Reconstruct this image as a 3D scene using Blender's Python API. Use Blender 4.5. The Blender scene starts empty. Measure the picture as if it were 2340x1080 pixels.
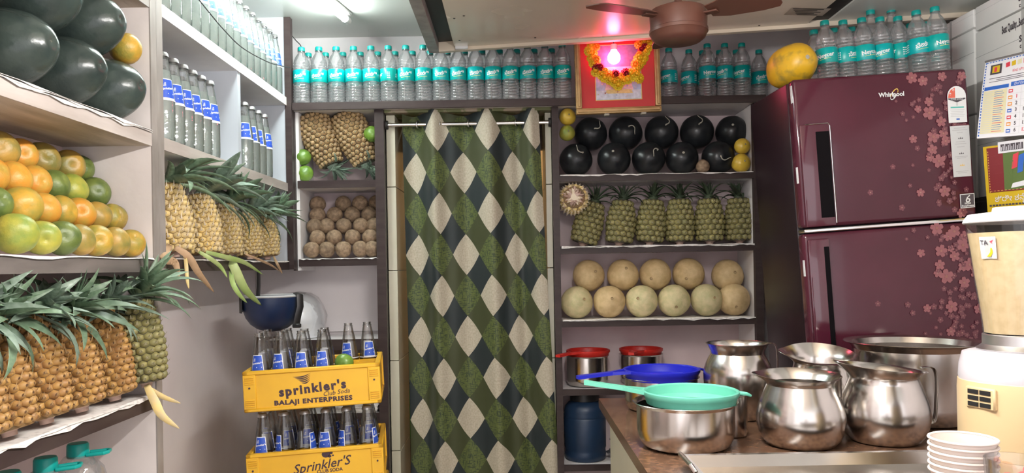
import bpy, bmesh, math, random
from mathutils import Vector, Matrix, Euler
from math import sin, cos, pi, radians, sqrt, atan2, exp
random.seed(7)
S = bpy.context.scene
COL = S.collection

# ------------------------------------------------------------ camera, world, lights, exposure
F = 1735.0                    # focal length in pixels of the 2340 px wide frame
EYE = 1.25                    # eye height
ROLL = radians(1.0)
cam = bpy.data.cameras.new('camera'); camo = bpy.data.objects.new('camera', cam); COL.objects.link(camo)
camo.location = (0, 0, EYE); camo.rotation_euler = (pi / 2, ROLL, 0)
cam.sensor_fit = 'HORIZONTAL'; cam.sensor_width = 36.0; cam.lens = 36.0 * F / 2340.0
cam.shift_y = 68.0 / 2340.0; cam.clip_start = 0.02
S.camera = camo
W = bpy.data.worlds.new('street_daylight'); S.world = W; W.use_nodes = True
W.node_tree.nodes['Background'].inputs[0].default_value = (0.97, 0.93, 0.95, 1)
W.node_tree.nodes['Background'].inputs[1].default_value = 1.05
S.view_settings.view_transform = 'Standard'; S.view_settings.look = 'None'
S.view_settings.gamma = 1.0; S.view_settings.use_curve_mapping = False
S.view_settings.exposure = 1.02
TUBE_A, TUBE_B = 56.0, 150.0   # emission of the ceiling tube and of the added out-of-view fill tube
S.cycles.transparent_max_bounces = 28; S.cycles.max_bounces = 10
S.cycles.caustics_refractive = False; S.cycles.caustics_reflective = False
S.cycles.sample_clamp_indirect = 6.0

def P(px, py, Y):
    """the point at distance Y whose picture lies at this pixel"""
    u, v, k = px - 1170.0, py - 608.0, Y / F
    return Vector((k * (u * cos(ROLL) - v * sin(ROLL)), Y, EYE + k * (-u * sin(ROLL) - v * cos(ROLL))))
def PX(px, py, X):
    """the same on the upright plane x = X"""
    u, v = px - 1170.0, py - 608.0
    return P(px, py, F * X / (u * cos(ROLL) - v * sin(ROLL)))

# ------------------------------------------------------------ mesh helpers
class MB:
    def __init__(s): s.v = []; s.f = []; s.m = []; s.s = []
    def add(s, vs, fs, m=0, smooth=False):
        o = len(s.v); s.v += [tuple(p) for p in vs]
        for f in fs: s.f.append(tuple(o + i for i in f)); s.m.append(m); s.s.append(smooth)
        return s
    def box(s, x0, x1, y0, y1, z0, z1, m=0, M=None):
        vs = [(x, y, z) for z in (z0, z1) for y in (y0, y1) for x in (x0, x1)]
        if M is not None: vs = [M @ Vector(p) for p in vs]
        return s.add(vs, [(0, 2, 3, 1), (4, 5, 7, 6), (0, 1, 5, 4), (2, 6, 7, 3), (0, 4, 6, 2), (1, 3, 7, 5)], m)
    def rbox(s, x0, x1, y0, y1, z0, z1, r=0.004, seg=2, m=0, M=None, smooth=True):
        bm = bmesh.new(); bmesh.ops.create_cube(bm, size=1)
        for p in bm.verts:
            p.co = Vector(((x0 + x1) / 2 + p.co.x * (x1 - x0), (y0 + y1) / 2 + p.co.y * (y1 - y0), (z0 + z1) / 2 + p.co.z * (z1 - z0)))
        bmesh.ops.bevel(bm, geom=list(bm.edges), offset=r, segments=seg, profile=0.5, affect='EDGES')
        vs = [(M @ p.co) if M is not None else p.co.copy() for p in bm.verts]
        bm.verts.index_update()
        s.add(vs, [[q.index for q in f.verts] for f in bm.faces], m, smooth); bm.free(); return s
    def lathe(s, prof, n=24, m=0, c=(0, 0, 0), smooth=True, M=None, warp=None):
        vs, fs = [], []
        for (r, z) in prof:
            for k in range(n):
                a = 2 * pi * k / n; rr = max(r, 1e-5)
                p = Vector((c[0] + rr * cos(a), c[1] + rr * sin(a), c[2] + z))
                if warp: p = warp(p, a, r, z)
                vs.append(M @ p if M is not None else p)
        for i in range(len(prof) - 1):
            for k in range(n):
                k2 = (k + 1) % n
                fs.append((i * n + k, i * n + k2, (i + 1) * n + k2, (i + 1) * n + k))
        return s.add(vs, fs, m, smooth)
    def tube(s, pts, r, n=8, m=0, cap=True, flat=None):
        pts = [Vector(p) for p in pts]; N = len(pts); vs, fs = [], []
        up = Vector((0, 0, 1)); prev = None
        for i, p in enumerate(pts):
            t = (pts[min(i + 1, N - 1)] - pts[max(i - 1, 0)]).normalized()
            if prev is None:
                a = t.cross(up if abs(t.z) < .9 else Vector((1, 0, 0))).normalized()
            else:
                a = (prev - t * prev.dot(t)).normalized()
            prev = a; b = t.cross(a); rr = r[i] if isinstance(r, (list, tuple)) else r
            w, h = (rr, rr) if flat is None else flat
            for k in range(n):
                q = 2 * pi * k / n; vs.append(p + a * cos(q) * w + b * sin(q) * h)
        for i in range(N - 1):
            for k in range(n):
                k2 = (k + 1) % n; fs.append((i * n + k, i * n + k2, (i + 1) * n + k2, (i + 1) * n + k))
        if cap: fs.append(tuple(range(n - 1, -1, -1))); fs.append(tuple((N - 1) * n + k for k in range(n)))
        return s.add(vs, fs, m, True)
    def ball(s, c, r, nu=24, nv=14, m=0, fn=None, M=None):
        if not isinstance(r, (tuple, list)): r = (r, r, r)
        vs, fs = [], []
        for i in range(nv + 1):
            th = pi * i / nv
            for k in range(nu):
                a = 2 * pi * k / nu
                d = Vector((sin(th) * cos(a), sin(th) * sin(a), cos(th)))
                if i in (0, nv): d = Vector((0, 0, cos(th))) + Vector((cos(a), sin(a), 0)) * 1e-4
                q = fn(d) if fn else 1.0
                p = Vector((d.x * r[0], d.y * r[1], d.z * r[2])) * q
                if M is not None: p = M @ p
                vs.append(p + Vector(c))
        for i in range(nv):
            for k in range(nu):
                k2 = (k + 1) % nu; fs.append((i * nu + k, (i + 1) * nu + k, (i + 1) * nu + k2, i * nu + k2))
        return s.add(vs, fs, m, True)
    def sheet(s, grid, m=0, smooth=True, thick=0.0):
        """grid[i][j] of points, optionally given a thickness"""
        ni, nj = len(grid), len(grid[0]); vs = [Vector(p) for row in grid for p in row]
        fs = [(i * nj + j, i * nj + j + 1, (i + 1) * nj + j + 1, (i + 1) * nj + j) for i in range(ni - 1) for j in range(nj - 1)]
        if thick:
            nrm = [Vector() for _ in vs]
            for f in fs:
                n = (vs[f[1]] - vs[f[0]]).cross(vs[f[3]] - vs[f[0]])
                for i in f: nrm[i] += n
            o = len(vs); vs = vs + [p - (n.normalized() if n.length else n) * thick for p, n in zip(vs, nrm)]
            b = [tuple(reversed([o + i for i in f])) for f in fs]
            ring = [j for j in range(nj)] + [i * nj + nj - 1 for i in range(1, ni)] + [(ni - 1) * nj + j for j in range(nj - 2, -1, -1)] + [i * nj for i in range(ni - 2, 0, -1)]
            for a, c in zip(ring, ring[1:] + ring[:1]): b.append((c, a, o + a, o + c))
            fs = fs + b
        return s.add(vs, fs, m, smooth)
    def mesh(s, name, mats, sharp=40):
        me = bpy.data.meshes.new(name); me.from_pydata(s.v, [], s.f); me.validate()
        for q in (mats if isinstance(mats, (list, tuple)) else [mats]): me.materials.append(q)
        if len(me.polygons) == len(s.f):
            me.polygons.foreach_set('material_index', s.m); me.polygons.foreach_set('use_smooth', s.s)
        me.update()
        if any(s.s) and sharp: me.set_sharp_from_angle(angle=radians(sharp))
        return me

def obj(name, mb, mats=None, parent=None, loc=None, rot=None, M=None, label=None, sharp=40):
    me = mb.mesh(name, mats, sharp) if isinstance(mb, MB) else mb
    o = bpy.data.objects.new(name, me); COL.objects.link(o)
    if parent: o.parent = parent
    if M is not None: o.matrix_local = M
    if loc is not None: o.location = loc
    if rot is not None: o.rotation_euler = rot
    if label: o['label'] = label
    return o
def tag(o, label, cat, group=None, kind=None):
    o['label'] = label; o['category'] = cat
    if group: o['group'] = group
    if kind: o['kind'] = kind
    return o
def thing(name, label, cat, loc=(0, 0, 0), rot=(0, 0, 0), group=None, M=None):
    o = bpy.data.objects.new(name, None); COL.objects.link(o); o.empty_display_size = .05
    if M is not None: o.matrix_local = M
    else: o.location = loc; o.rotation_euler = rot
    return tag(o, label, cat, group)
def struct(name, mb, mats, parent=None, loc=None):
    o = obj(name, mb, mats, parent, loc)
    if parent is None: o['kind'] = 'structure'
    return o
def dup(root, label, M=None, loc=None, rot=None, group=None):
    def cp(o, par):
        c = o.copy(); COL.objects.link(c)
        if par is not None: c.parent = par
        for ch in KIDS.get(o, ()): cp(ch, c)
        return c
    r = cp(root, None)
    if M is not None: r.matrix_local = M
    if loc is not None: r.location = loc
    if rot is not None: r.rotation_euler = rot
    r['label'] = label
    if group: r['group'] = group
    return r
KIDS = {}
def freeze(root):
    def rec(o):
        KIDS[o] = list(o.children)
        for c in o.children: rec(c)
    rec(root); return root
ORD = ['first', 'second', 'third', 'fourth', 'fifth', 'sixth', 'seventh', 'eighth', 'ninth', 'tenth', 'eleventh', 'twelfth',
       'thirteenth', 'fourteenth', 'fifteenth', 'sixteenth', 'seventeenth', 'eighteenth', 'nineteenth', 'twentieth']

# ------------------------------------------------------------ writing
_TC = {}
def text(body, size=1.0, bold=0.0, shear=0.0, align='CENTER', space=1.0):
    """flat triangulated lettering as (vertices in x, y; faces)"""
    key = (body, bold, shear, align, space)
    if key not in _TC:
        c = bpy.data.curves.new('lettering', 'FONT'); c.body = body; c.size = 1; c.resolution_u = 2; c.offset = bold; c.shear = shear
        c.align_x = align; c.space_character = space
        o = bpy.data.objects.new('lettering', c); COL.objects.link(o); bpy.context.view_layer.update()
        me = bpy.data.meshes.new_from_object(o.evaluated_get(bpy.context.evaluated_depsgraph_get()))
        _TC[key] = ([(p.co.x, p.co.y) for p in me.vertices], [tuple(f.vertices) for f in me.polygons])
        bpy.data.objects.remove(o); bpy.data.curves.remove(c); bpy.data.meshes.remove(me)
    v, f = _TC[key]
    return [(x * size, y * size) for x, y in v], f
def put_text(mb, body, fn, size=1.0, m=0, at=(0, 0), turn=0.0, **k):
    v, f = text(body, size, **k); c, s_ = cos(turn), sin(turn)
    return mb.add([fn(at[0] + x * c - y * s_, at[1] + x * s_ + y * c) for x, y in v], f, m)
def poly(mb, pts, fn, m=0):
    return mb.add([fn(x, y) for x, y in pts], [tuple(range(len(pts)))], m)
def smooth(pts, n=24):
    pts = [Vector(p_) for p_ in pts]; out = []
    for i in range(n + 1):
        f = i / n * (len(pts) - 1); k = min(int(f), len(pts) - 2); u_ = f - k
        p0, p1, p2, p3 = pts[max(k - 1, 0)], pts[k], pts[k + 1], pts[min(k + 2, len(pts) - 1)]
        out.append(.5 * ((2 * p1) + (p2 - p0) * u_ + (2 * p0 - 5 * p1 + 4 * p2 - p3) * u_ ** 2 + (3 * p1 - p0 - 3 * p2 + p3) * u_ ** 3))
    return out
def rect(mb, x0, x1, y0, y1, fn, m=0): return poly(mb, [(x0, y0), (x1, y0), (x1, y1), (x0, y1)], fn, m)

# ------------------------------------------------------------ materials
def nd(nt, t, **kw):
    n = nt.nodes.new(t)
    for k, v in kw.items():
        if k.startswith('i_'): n.inputs[int(k[2:])].default_value = v
        else: setattr(n, k, v)
    return n
def rgba(c): return (c[0], c[1], c[2], 1)
def mat(name, c, rough=.5, metal=0.0, c2=None, scale=8.0, lo=.35, hi=.65, bump=0.0, bscale=60.0, coat=0.0, emit=None, estr=0.0, stretch=None, detail=4, rvar=0.0, tint=0.0, spec=None, sss=0.0):
    m = bpy.data.materials.new(name); m.use_nodes = True; nt = m.node_tree; b = nt.nodes['Principled BSDF']
    b.inputs['Base Color'].default_value = rgba(c); b.inputs['Roughness'].default_value = rough; b.inputs['Metallic'].default_value = metal
    if spec is not None: b.inputs['Specular IOR Level'].default_value = spec
    if coat: b.inputs['Coat Weight'].default_value = coat; b.inputs['Coat Roughness'].default_value = .05
    if emit: b.inputs['Emission Color'].default_value = rgba(emit); b.inputs['Emission Strength'].default_value = estr
    if c2 is None and not bump and not rvar and not tint: return m
    tc = nd(nt, 'ShaderNodeTexCoord'); src = tc.outputs['Object']
    oi = nd(nt, 'ShaderNodeObjectInfo')
    ad = nd(nt, 'ShaderNodeVectorMath', operation='ADD'); mu = nd(nt, 'ShaderNodeVectorMath', operation='SCALE')
    cx = nd(nt, 'ShaderNodeCombineXYZ'); nt.links.new(oi.outputs['Random'], cx.inputs[0]); nt.links.new(oi.outputs['Random'], cx.inputs[1])
    nt.links.new(cx.outputs[0], mu.inputs[0]); mu.inputs['Scale'].default_value = 13.0
    nt.links.new(src, ad.inputs[0]); nt.links.new(mu.outputs[0], ad.inputs[1]); vec = ad.outputs[0]
    if stretch:
        mp = nd(nt, 'ShaderNodeMapping'); mp.inputs['Scale'].default_value = stretch; nt.links.new(vec, mp.inputs[0]); vec = mp.outputs[0]
    if c2 is not None:
        no = nd(nt, 'ShaderNodeTexNoise'); no.inputs['Scale'].default_value = scale; no.inputs['Detail'].default_value = detail
        nt.links.new(vec, no.inputs['Vector'])
        r = nd(nt, 'ShaderNodeValToRGB'); r.color_ramp.elements[0].position = lo; r.color_ramp.elements[1].position = hi
        r.color_ramp.elements[0].color = rgba(c); r.color_ramp.elements[1].color = rgba(c2)
        nt.links.new(no.outputs['Fac'], r.inputs[0]); out = r.outputs[0]
        if tint:
            hs = nd(nt, 'ShaderNodeHueSaturation'); ma = nd(nt, 'ShaderNodeMapRange')
            ma.inputs[3].default_value = 1 - tint; ma.inputs[4].default_value = 1 + tint
            nt.links.new(oi.outputs['Random'], ma.inputs[0]); nt.links.new(ma.outputs[0], hs.inputs['Value']); nt.links.new(out, hs.inputs['Color']); out = hs.outputs[0]
        nt.links.new(out, b.inputs['Base Color'])
        if rvar:
            mr = nd(nt, 'ShaderNodeMapRange'); mr.inputs[3].default_value = max(0, rough - rvar); mr.inputs[4].default_value = rough + rvar
            nt.links.new(no.outputs['Fac'], mr.inputs[0]); nt.links.new(mr.outputs[0], b.inputs['Roughness'])
    if bump:
        n2 = nd(nt, 'ShaderNodeTexNoise'); n2.inputs['Scale'].default_value = bscale; n2.inputs['Detail'].default_value = 3
        nt.links.new(vec, n2.inputs['Vector'])
        bp = nd(nt, 'ShaderNodeBump'); bp.inputs['Strength'].default_value = bump; bp.inputs['Distance'].default_value = .004
        nt.links.new(n2.outputs['Fac'], bp.inputs['Height']); nt.links.new(bp.outputs[0], b.inputs['Normal'])
    return m
def clear(name, tint=(.95, .97, .97), edge=(.55, .6, .6), gloss=.04, lo=.06, hi=.75, bump=0.0, bscale=40, milk=0.0):
    """thin clear plastic or glass: straight transmission that darkens at grazing angles, with a sharp reflection"""
    m = bpy.data.materials.new(name); m.use_nodes = True; nt = m.node_tree; nt.nodes.clear()
    o = nd(nt, 'ShaderNodeOutputMaterial'); mx = nd(nt, 'ShaderNodeMixShader'); t = nd(nt, 'ShaderNodeBsdfTransparent')
    g = nd(nt, 'ShaderNodeBsdfGlossy'); g.inputs['Roughness'].default_value = gloss
    lw = nd(nt, 'ShaderNodeLayerWeight'); lw.inputs[0].default_value = .35
    r = nd(nt, 'ShaderNodeValToRGB'); r.color_ramp.elements[0].color = rgba(tint); r.color_ramp.elements[1].color = rgba(edge)
    r.color_ramp.elements[0].position = .2
    nt.links.new(lw.outputs['Facing'], r.inputs[0]); nt.links.new(r.outputs[0], t.inputs[0])
    mr = nd(nt, 'ShaderNodeMapRange'); mr.inputs[3].default_value = lo; mr.inputs[4].default_value = hi
    nt.links.new(lw.outputs['Fresnel'], mr.inputs[0]); nt.links.new(mr.outputs[0], mx.inputs[0])
    tout = t.outputs[0]
    if milk:
        df = nd(nt, 'ShaderNodeBsdfDiffuse'); tl = nd(nt, 'ShaderNodeBsdfTranslucent'); m1 = nd(nt, 'ShaderNodeMixShader'); m2 = nd(nt, 'ShaderNodeMixShader')
        for q in (df, tl): q.inputs[0].default_value = rgba(tint)
        m1.inputs[0].default_value = .5; m2.inputs[0].default_value = milk
        nt.links.new(df.outputs[0], m1.inputs[1]); nt.links.new(tl.outputs[0], m1.inputs[2]); nt.links.new(tout, m2.inputs[1]); nt.links.new(m1.outputs[0], m2.inputs[2]); tout = m2.outputs[0]
    nt.links.new(tout, mx.inputs[1]); nt.links.new(g.outputs[0], mx.inputs[2]); nt.links.new(mx.outputs[0], o.inputs[0])
    if bump:
        tc = nd(nt, 'ShaderNodeTexCoord'); n2 = nd(nt, 'ShaderNodeTexNoise'); n2.inputs['Scale'].default_value = bscale
        nt.links.new(tc.outputs['Object'], n2.inputs['Vector']); bp = nd(nt, 'ShaderNodeBump'); bp.inputs['Strength'].default_value = bump
        bp.inputs['Distance'].default_value = .004
        nt.links.new(n2.outputs['Fac'], bp.inputs['Height'])
        for q in (g, lw): nt.links.new(bp.outputs[0], q.inputs['Normal'])
    return m

m_white = mat('painted_white', (.82, .80, .80), .55, c2=(.72, .69, .69), scale=5, bump=.15, bscale=35)
m_wallw = mat('wall_paint', (.83, .785, .79), .6, c2=(.74, .69, .70), scale=3, bump=.2, bscale=25)
m_pink = mat('pinkish_paint', (.72, .585, .59), .6, c2=(.61, .49, .50), scale=4, bump=.15, bscale=30)
m_white2 = mat('handled_white_paint', (.70, .645, .62), .55, c2=(.58, .53, .51), scale=4, bump=.2, bscale=30)
m_blue = mat('bluish_paint', (.52, .55, .60), .5, c2=(.45, .48, .53), scale=3)
m_dirty = mat('worn_white_board', (.52, .47, .44), .55, c2=(.36, .31, .28), scale=9, bump=.2, bscale=40, stretch=(1, .3, 2))
m_under = mat('raw_ply_underside', (.50, .43, .36), .65, c2=(.34, .28, .22), scale=7, bump=.2, stretch=(3, .5, 1))
m_edge = mat('dark_laminate_edge', (.040, .027, .027), .42, c2=(.055, .040, .038), scale=14, stretch=(.4, .4, 3), rvar=.1, spec=.2)
m_sedge = mat('dark_grey_edge', (.10, .088, .08), .5, c2=(.16, .14, .13), scale=14, stretch=(1, .4, 2))
m_gedge = mat('grey_worn_edge', (.20, .175, .16), .5, c2=(.30, .27, .25), scale=16, stretch=(1, 1, .4))
m_ceil = mat('ceiling_laminate', (.62, .64, .60), .28, c2=(.56, .58, .54), scale=2)
m_loft = mat('loft_laminate', (.74, .645, .52), .26, c2=(.66, .57, .455), scale=1.6, rvar=.05)
m_floor = mat('floor_tile', (.50, .45, .40), .4, c2=(.42, .38, .34), scale=6)
m_tan = mat('tan_wall', (.62, .42, .18), .6, c2=(.52, .35, .15), scale=3)
m_jamb = mat('cream_jamb', (.62, .60, .48), .35, c2=(.56, .54, .42), scale=5)
m_soffit = mat('mottled_soffit', (.30, .24, .17), .6, c2=(.12, .13, .05), scale=16, lo=.45, hi=.52)
m_dwood = mat('dark_brown_wood', (.12, .075, .05), .4, c2=(.18, .115, .075), scale=9, stretch=(.3, 3, 3))
m_paper = mat('newspaper', (.78, .75, .72), .8, c2=(.58, .55, .53), scale=60, lo=.5, hi=.66)
m_granite = mat('brown_granite', (.23, .125, .075), .17, c2=(.10, .052, .032), scale=55, lo=.35, hi=.7, detail=8)
m_cream = mat('cream_panel', (.66, .62, .48), .4, c2=(.60, .56, .43), scale=4)
m_steel = mat('brushed_steel', (.66, .625, .59), .21, 1.0, c2=(.58, .545, .51), scale=9, rvar=.04)
m_steel2 = mat('polished_steel', (.72, .69, .66), .21, 1.0, c2=(.62, .59, .56), scale=5, rvar=.04)
m_chrome = mat('chrome', (.75, .74, .74), .12, 1.0)
m_alu = mat('aluminium', (.62, .62, .62), .35, 1.0)
m_black = mat('black_plastic', (.012, .012, .013), .4)
m_dark = mat('dark_void', (.02, .017, .016), .6)
m_wire = mat('black_cable', (.03, .03, .03), .5)
m_pet = clear('clear_pet', (.98, .985, .99), (.78, .82, .84), .06, lo=.08, hi=.7, bump=.35, bscale=45, milk=.20)
m_glass = clear('soda_glass', (.98, .992, .985), (.78, .85, .81), .05, lo=.06, hi=.8, bump=.5, bscale=38, milk=.09)
m_glass2 = clear('used_soda_glass', (.93, .93, .92), (.40, .40, .38), .05, lo=.05, hi=.75, bump=.3, bscale=30)
m_water = clear('soda_water', (.92, .985, .945), (.84, .92, .87), .06, lo=.02, hi=.25, bump=.6, bscale=34, milk=.42)
m_drink = clear('residual_brown', (.72, .52, .33), (.4, .25, .12), .05, lo=.01, hi=.2)
m_tum = clear('tumbler_glass', (.985, .985, .985), (.8, .8, .8), .02, lo=.05, hi=.6)
m_jar = clear('jar_polycarbonate', (.97, .97, .96), (.85, .85, .83), .08, lo=.05, hi=.4)
m_teal = mat('teal_cap', (.0, .30, .27), .4)
m_tlabel = mat('teal_label', (.0, .36, .32), .3, c2=(.0, .40, .42), scale=6)
m_wtxt = mat('white_print', (.82, .84, .84), .4)
m_ytxt = mat('yellow_print', (.62, .75, .25), .4)
m_blabel = mat('blue_label', (.025, .085, .50), .4)
m_wlabel = mat('label_white', (.78, .80, .84), .4)
m_tin = mat('tin_cap', (.40, .39, .39), .38, .8)
m_yellow = mat('crate_yellow', (.80, .455, .02), .42, c2=(.70, .38, .02), scale=5)
m_ink = mat('dark_print', (.045, .02, .03), .5)
m_mel = mat('melon_rind', (.026, .037, .034), .24, c2=(.040, .054, .047), scale=22, tint=.2, bump=.22, bscale=70, spec=.42)
m_mel2 = mat('black_melon_rind', (.009, .010, .012), .28, c2=(.018, .020, .022), scale=24, tint=.2, bump=.12, bscale=60, spec=.32)
m_stalk = mat('dry_stalk', (.36, .34, .28), .7)
m_or = mat('orange_peel', (.60, .25, .03), .42, c2=(.44, .29, .05), scale=30, bump=.22, bscale=170, tint=.12)
m_oy = mat('yellow_orange_peel', (.55, .30, .035), .42, c2=(.27, .24, .045), scale=26, bump=.22, bscale=170, tint=.12)
m_og = mat('green_peel', (.15, .19, .04), .42, c2=(.07, .11, .025), scale=30, bump=.22, bscale=170, tint=.15)
m_oyg = mat('lime_yellow_peel', (.37, .335, .05), .42, c2=(.18, .24, .04), scale=24, bump=.2, bscale=170, tint=.12)
m_ool = mat('olive_peel', (.20, .18, .045), .42, c2=(.42, .25, .045), scale=24, bump=.22, bscale=170, tint=.12)
m_lime = mat('lime_peel', (.17, .30, .04), .33, c2=(.10, .20, .03), scale=30, bump=.15, bscale=160)
m_yel = mat('yellow_peel', (.66, .44, .05), .36, c2=(.55, .38, .05), scale=30, bump=.15, bscale=160, tint=.08)
m_sap = mat('brown_fruit_skin', (.30, .205, .13), .75, c2=(.16, .105, .065), scale=70, bump=.3, bscale=90, tint=.15)
m_scar = mat('melon_scar', (.42, .31, .17), .7)
m_mus = mat('muskmelon_skin', (.66, .56, .33), .6, c2=(.50, .46, .24), scale=34, bump=.5, bscale=75, tint=.14)
m_mus2 = mat('tan_muskmelon_skin', (.64, .48, .26), .6, c2=(.50, .36, .18), scale=30, bump=.5, bscale=75, tint=.1)
m_pap = mat('papaya_skin', (.68, .40, .02), .38, c2=(.20, .17, .045), scale=14, lo=.50, hi=.68)
m_pcore = mat('pineapple_groove', (.22, .12, .04), .7, c2=(.12, .075, .03), scale=30)
m_pgold = mat('pineapple_gold', (.44, .255, .075), .5, c2=(.29, .145, .05), scale=45, tint=.1)
m_pspk = mat('pineapple_bract', (.40, .25, .11), .6)
m_pnav = mat('pineapple_eye', (.16, .085, .04), .7)
m_ptan = mat('pineapple_tan', (.44, .30, .14), .5, c2=(.32, .21, .11), scale=40, tint=.1)
m_ppale = mat('pineapple_pale', (.76, .57, .22), .5, c2=(.62, .49, .27), scale=40, tint=.1)
m_ppspk = mat('pineapple_pale_bract', (.74, .63, .48), .6)
m_ppnav = mat('pineapple_pale_eye', (.38, .28, .17), .7)
m_pol = mat('pineapple_olive', (.27, .235, .085), .5, c2=(.18, .17, .07), scale=40, tint=.12)
m_polspk = mat('pineapple_olive_bract', (.36, .33, .20), .6)
m_polnav = mat('pineapple_olive_eye', (.17, .15, .07), .7)
m_pocore = mat('pineapple_olive_groove', (.05, .042, .022), .7)
m_leaf = mat('crown_leaf', (.10, .165, .10), .42, c2=(.18, .26, .17), scale=12, tint=.25)
m_leafb = mat('grey_crown_leaf', (.23, .30, .24), .42, c2=(.13, .19, .135), scale=12, tint=.2)
m_dleaf = mat('dark_crown_leaf', (.035, .055, .03), .5, c2=(.06, .085, .05), scale=12, tint=.25)
m_dry = mat('dry_leaf', (.50, .33, .20), .7, c2=(.34, .22, .12), scale=20)
m_gleaf = mat('fresh_green_leaf', (.33, .48, .14), .45, c2=(.48, .55, .25), scale=10)
m_base = mat('cut_stalk', (.58, .42, .36), .7, c2=(.42, .28, .22), scale=30)
m_navy = mat('navy_shell', (.010, .024, .075), .35, c2=(.007, .018, .055), scale=5)
m_hwhite = mat('white_shell', (.78, .80, .84), .25)
m_film = clear('clear_film', (.99, .99, .99), (.92, .92, .93), .08, lo=.04, hi=.5, bump=.8, bscale=18)
m_grey = mat('grey_trim', (.45, .46, .47), .4)
m_red = mat('red_plastic', (.52, .022, .015), .4)
m_bluep = mat('blue_plastic', (.015, .022, .50), .35)
m_green = mat('mint_plastic', (.15, .56, .42), .4)
m_can = mat('blue_canister', (.012, .035, .085), .42, c2=(.008, .025, .06), scale=8)
m_foil = mat('silver_foil', (.55, .53, .54), .25, .9, bump=.9, bscale=30)
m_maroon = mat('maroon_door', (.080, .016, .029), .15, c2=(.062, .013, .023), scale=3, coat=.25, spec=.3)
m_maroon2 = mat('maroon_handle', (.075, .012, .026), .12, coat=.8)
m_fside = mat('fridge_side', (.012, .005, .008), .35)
m_recess = mat('recess_shade', (.006, .005, .006), .8, spec=.05)
m_flow = mat('flower_print', (.27, .085, .095), .25, coat=.5)
m_flow2 = mat('flower_print_faint', (.145, .036, .05), .22, coat=.5)
m_flowc = mat('flower_centre', (.30, .12, .10), .3)
m_stick = mat('sticker_white', (.74, .76, .76), .4)
m_stick2 = mat('sticker_grey', (.58, .60, .60), .45)
m_sred = mat('sticker_red', (.70, .13, .08), .4)
m_sgrn = mat('sticker_teal', (.10, .48, .42), .4)
m_gold = mat('gilt_frame', (.50, .32, .14), .4, .25, c2=(.38, .23, .09), scale=20)
m_goldl = mat('gold_line', (.75, .50, .10), .4)
m_mount = mat('red_mount', (.52, .03, .03), .55)
m_mari = mat('marigold_yellow', (.80, .60, .03), .6, tint=.1, c2=(.76, .48, .02), scale=30)
m_mario = mat('marigold_orange', (.82, .36, .02), .6)
m_marir = mat('dark_red_petals', (.25, .008, .02), .6)
m_card = mat('white_carton', (.88, .88, .86), .7, c2=(.82, .82, .80), scale=3)
m_tape = mat('carton_seam', (.46, .47, .46), .6)
m_pcup = mat('paper_cup', (.74, .66, .60), .6)
m_cupin = mat('paper_cup_inside', (.68, .60, .55), .65)
m_cupb = mat('cup_print_brown', (.42, .22, .08), .6)
m_juice = mat('beige_juice', (.80, .63, .38), .45, c2=(.70, .53, .29), scale=60, lo=.4, hi=.75)
m_mixw = mat('mixer_white', (.62, .58, .62), .32)
m_mixc = mat('mixer_cream', (.70, .52, .29), .36)
m_lid = mat('lid_white', (.68, .66, .66), .4)
m_fan = mat('fan_brown', (.105, .040, .027), .38, c2=(.08, .03, .02), scale=6)
m_tube = mat('lit_tube', (1, 1, 1), .5, emit=(.90, 1.0, .96), estr=TUBE_A)
m_tube2 = mat('lit_tube_fill', (1, 1, 1), .5, emit=(1.0, .97, .93), estr=TUBE_B)
m_tube3 = mat('lit_tube_inner', (1, 1, 1), .5, emit=(1.0, .93, .80), estr=16.0)
m_bulb = mat('lit_red_bulb', (1, .1, .15), .4, emit=(1.0, .10, .20), estr=32.0)
m_calw = mat('calendar_paper', (.76, .77, .80), .6)
m_calblue = mat('calendar_blue', (.03, .13, .50), .5)
m_calred = mat('calendar_red', (.65, .05, .08), .5)
m_calink = mat('calendar_ink', (.07, .06, .07), .5)
m_calyel = mat('calendar_cream', (.70, .66, .42), .6)
m_calor = mat('calendar_orange', (.75, .30, .05), .5)
m_posty = mat('poster_yellow', (.62, .43, .015), .5)
m_postr = mat('poster_maroon', (.20, .02, .025), .5)
m_postg = mat('poster_green', (.10, .16, .04), .5)
m_bagg = mat('green_bag', (.08, .42, .04), .4)

# ------------------------------------------------------------ the room
DF, DW = 3.40, 3.68           # front of the back shelving, back wall
LX, LW = -0.99, -1.24         # front of the left shelving, left wall
CEIL = 2.372
LOFT = 2.216
XL, XR = -0.562, 0.188        # door opening
struct('floor', MB().box(-1.5, 2.5, -.8, 5.2, -.06, 0), m_floor)
struct('ceiling', MB().box(-1.5, 2.5, -.8, 3.8, CEIL, CEIL + .05), m_ceil)
struct('wall_left', MB().box(LW - .1, LW, -.8, DW + .1, 0, CEIL), m_wallw)
struct('wall_right', MB().box(2.3, 2.4, -.8, DW + .1, 0, CEIL), m_wallw)
wb = MB().box(LW, XL, DW, DW + .1, 0, CEIL).box(XR, 2.3, DW, DW + .1, 0, CEIL).box(XL, XR, DW, DW + .1, 1.985, CEIL)
struct('wall_back', wb, m_wallw)
struct('wall_inner_room', MB().box(-1.5, 1.2, 5.0, 5.1, 0, 2.5).box(-1.5, -1.4, 3.78, 5.0, 0, 2.5).box(1.1, 1.2, 3.78, 5.0, 0, 2.5), m_tan)
struct('ceiling_inner_room', MB().box(-1.5, 1.2, 3.78, 5.1, 2.5, 2.55), m_tan)
tr = MB().box(XL - .02, XR + .02, DW + .1, DW + .17, 1.90, 1.97).box(XL - .02, XR + .02, DW + .1, DW + .19, 1.86, 1.90).box(XL - .02, XR + .02, DW + .1, DW + .15, 1.83, 1.86)
struct('trim_1', tr, m_dwood)
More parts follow.
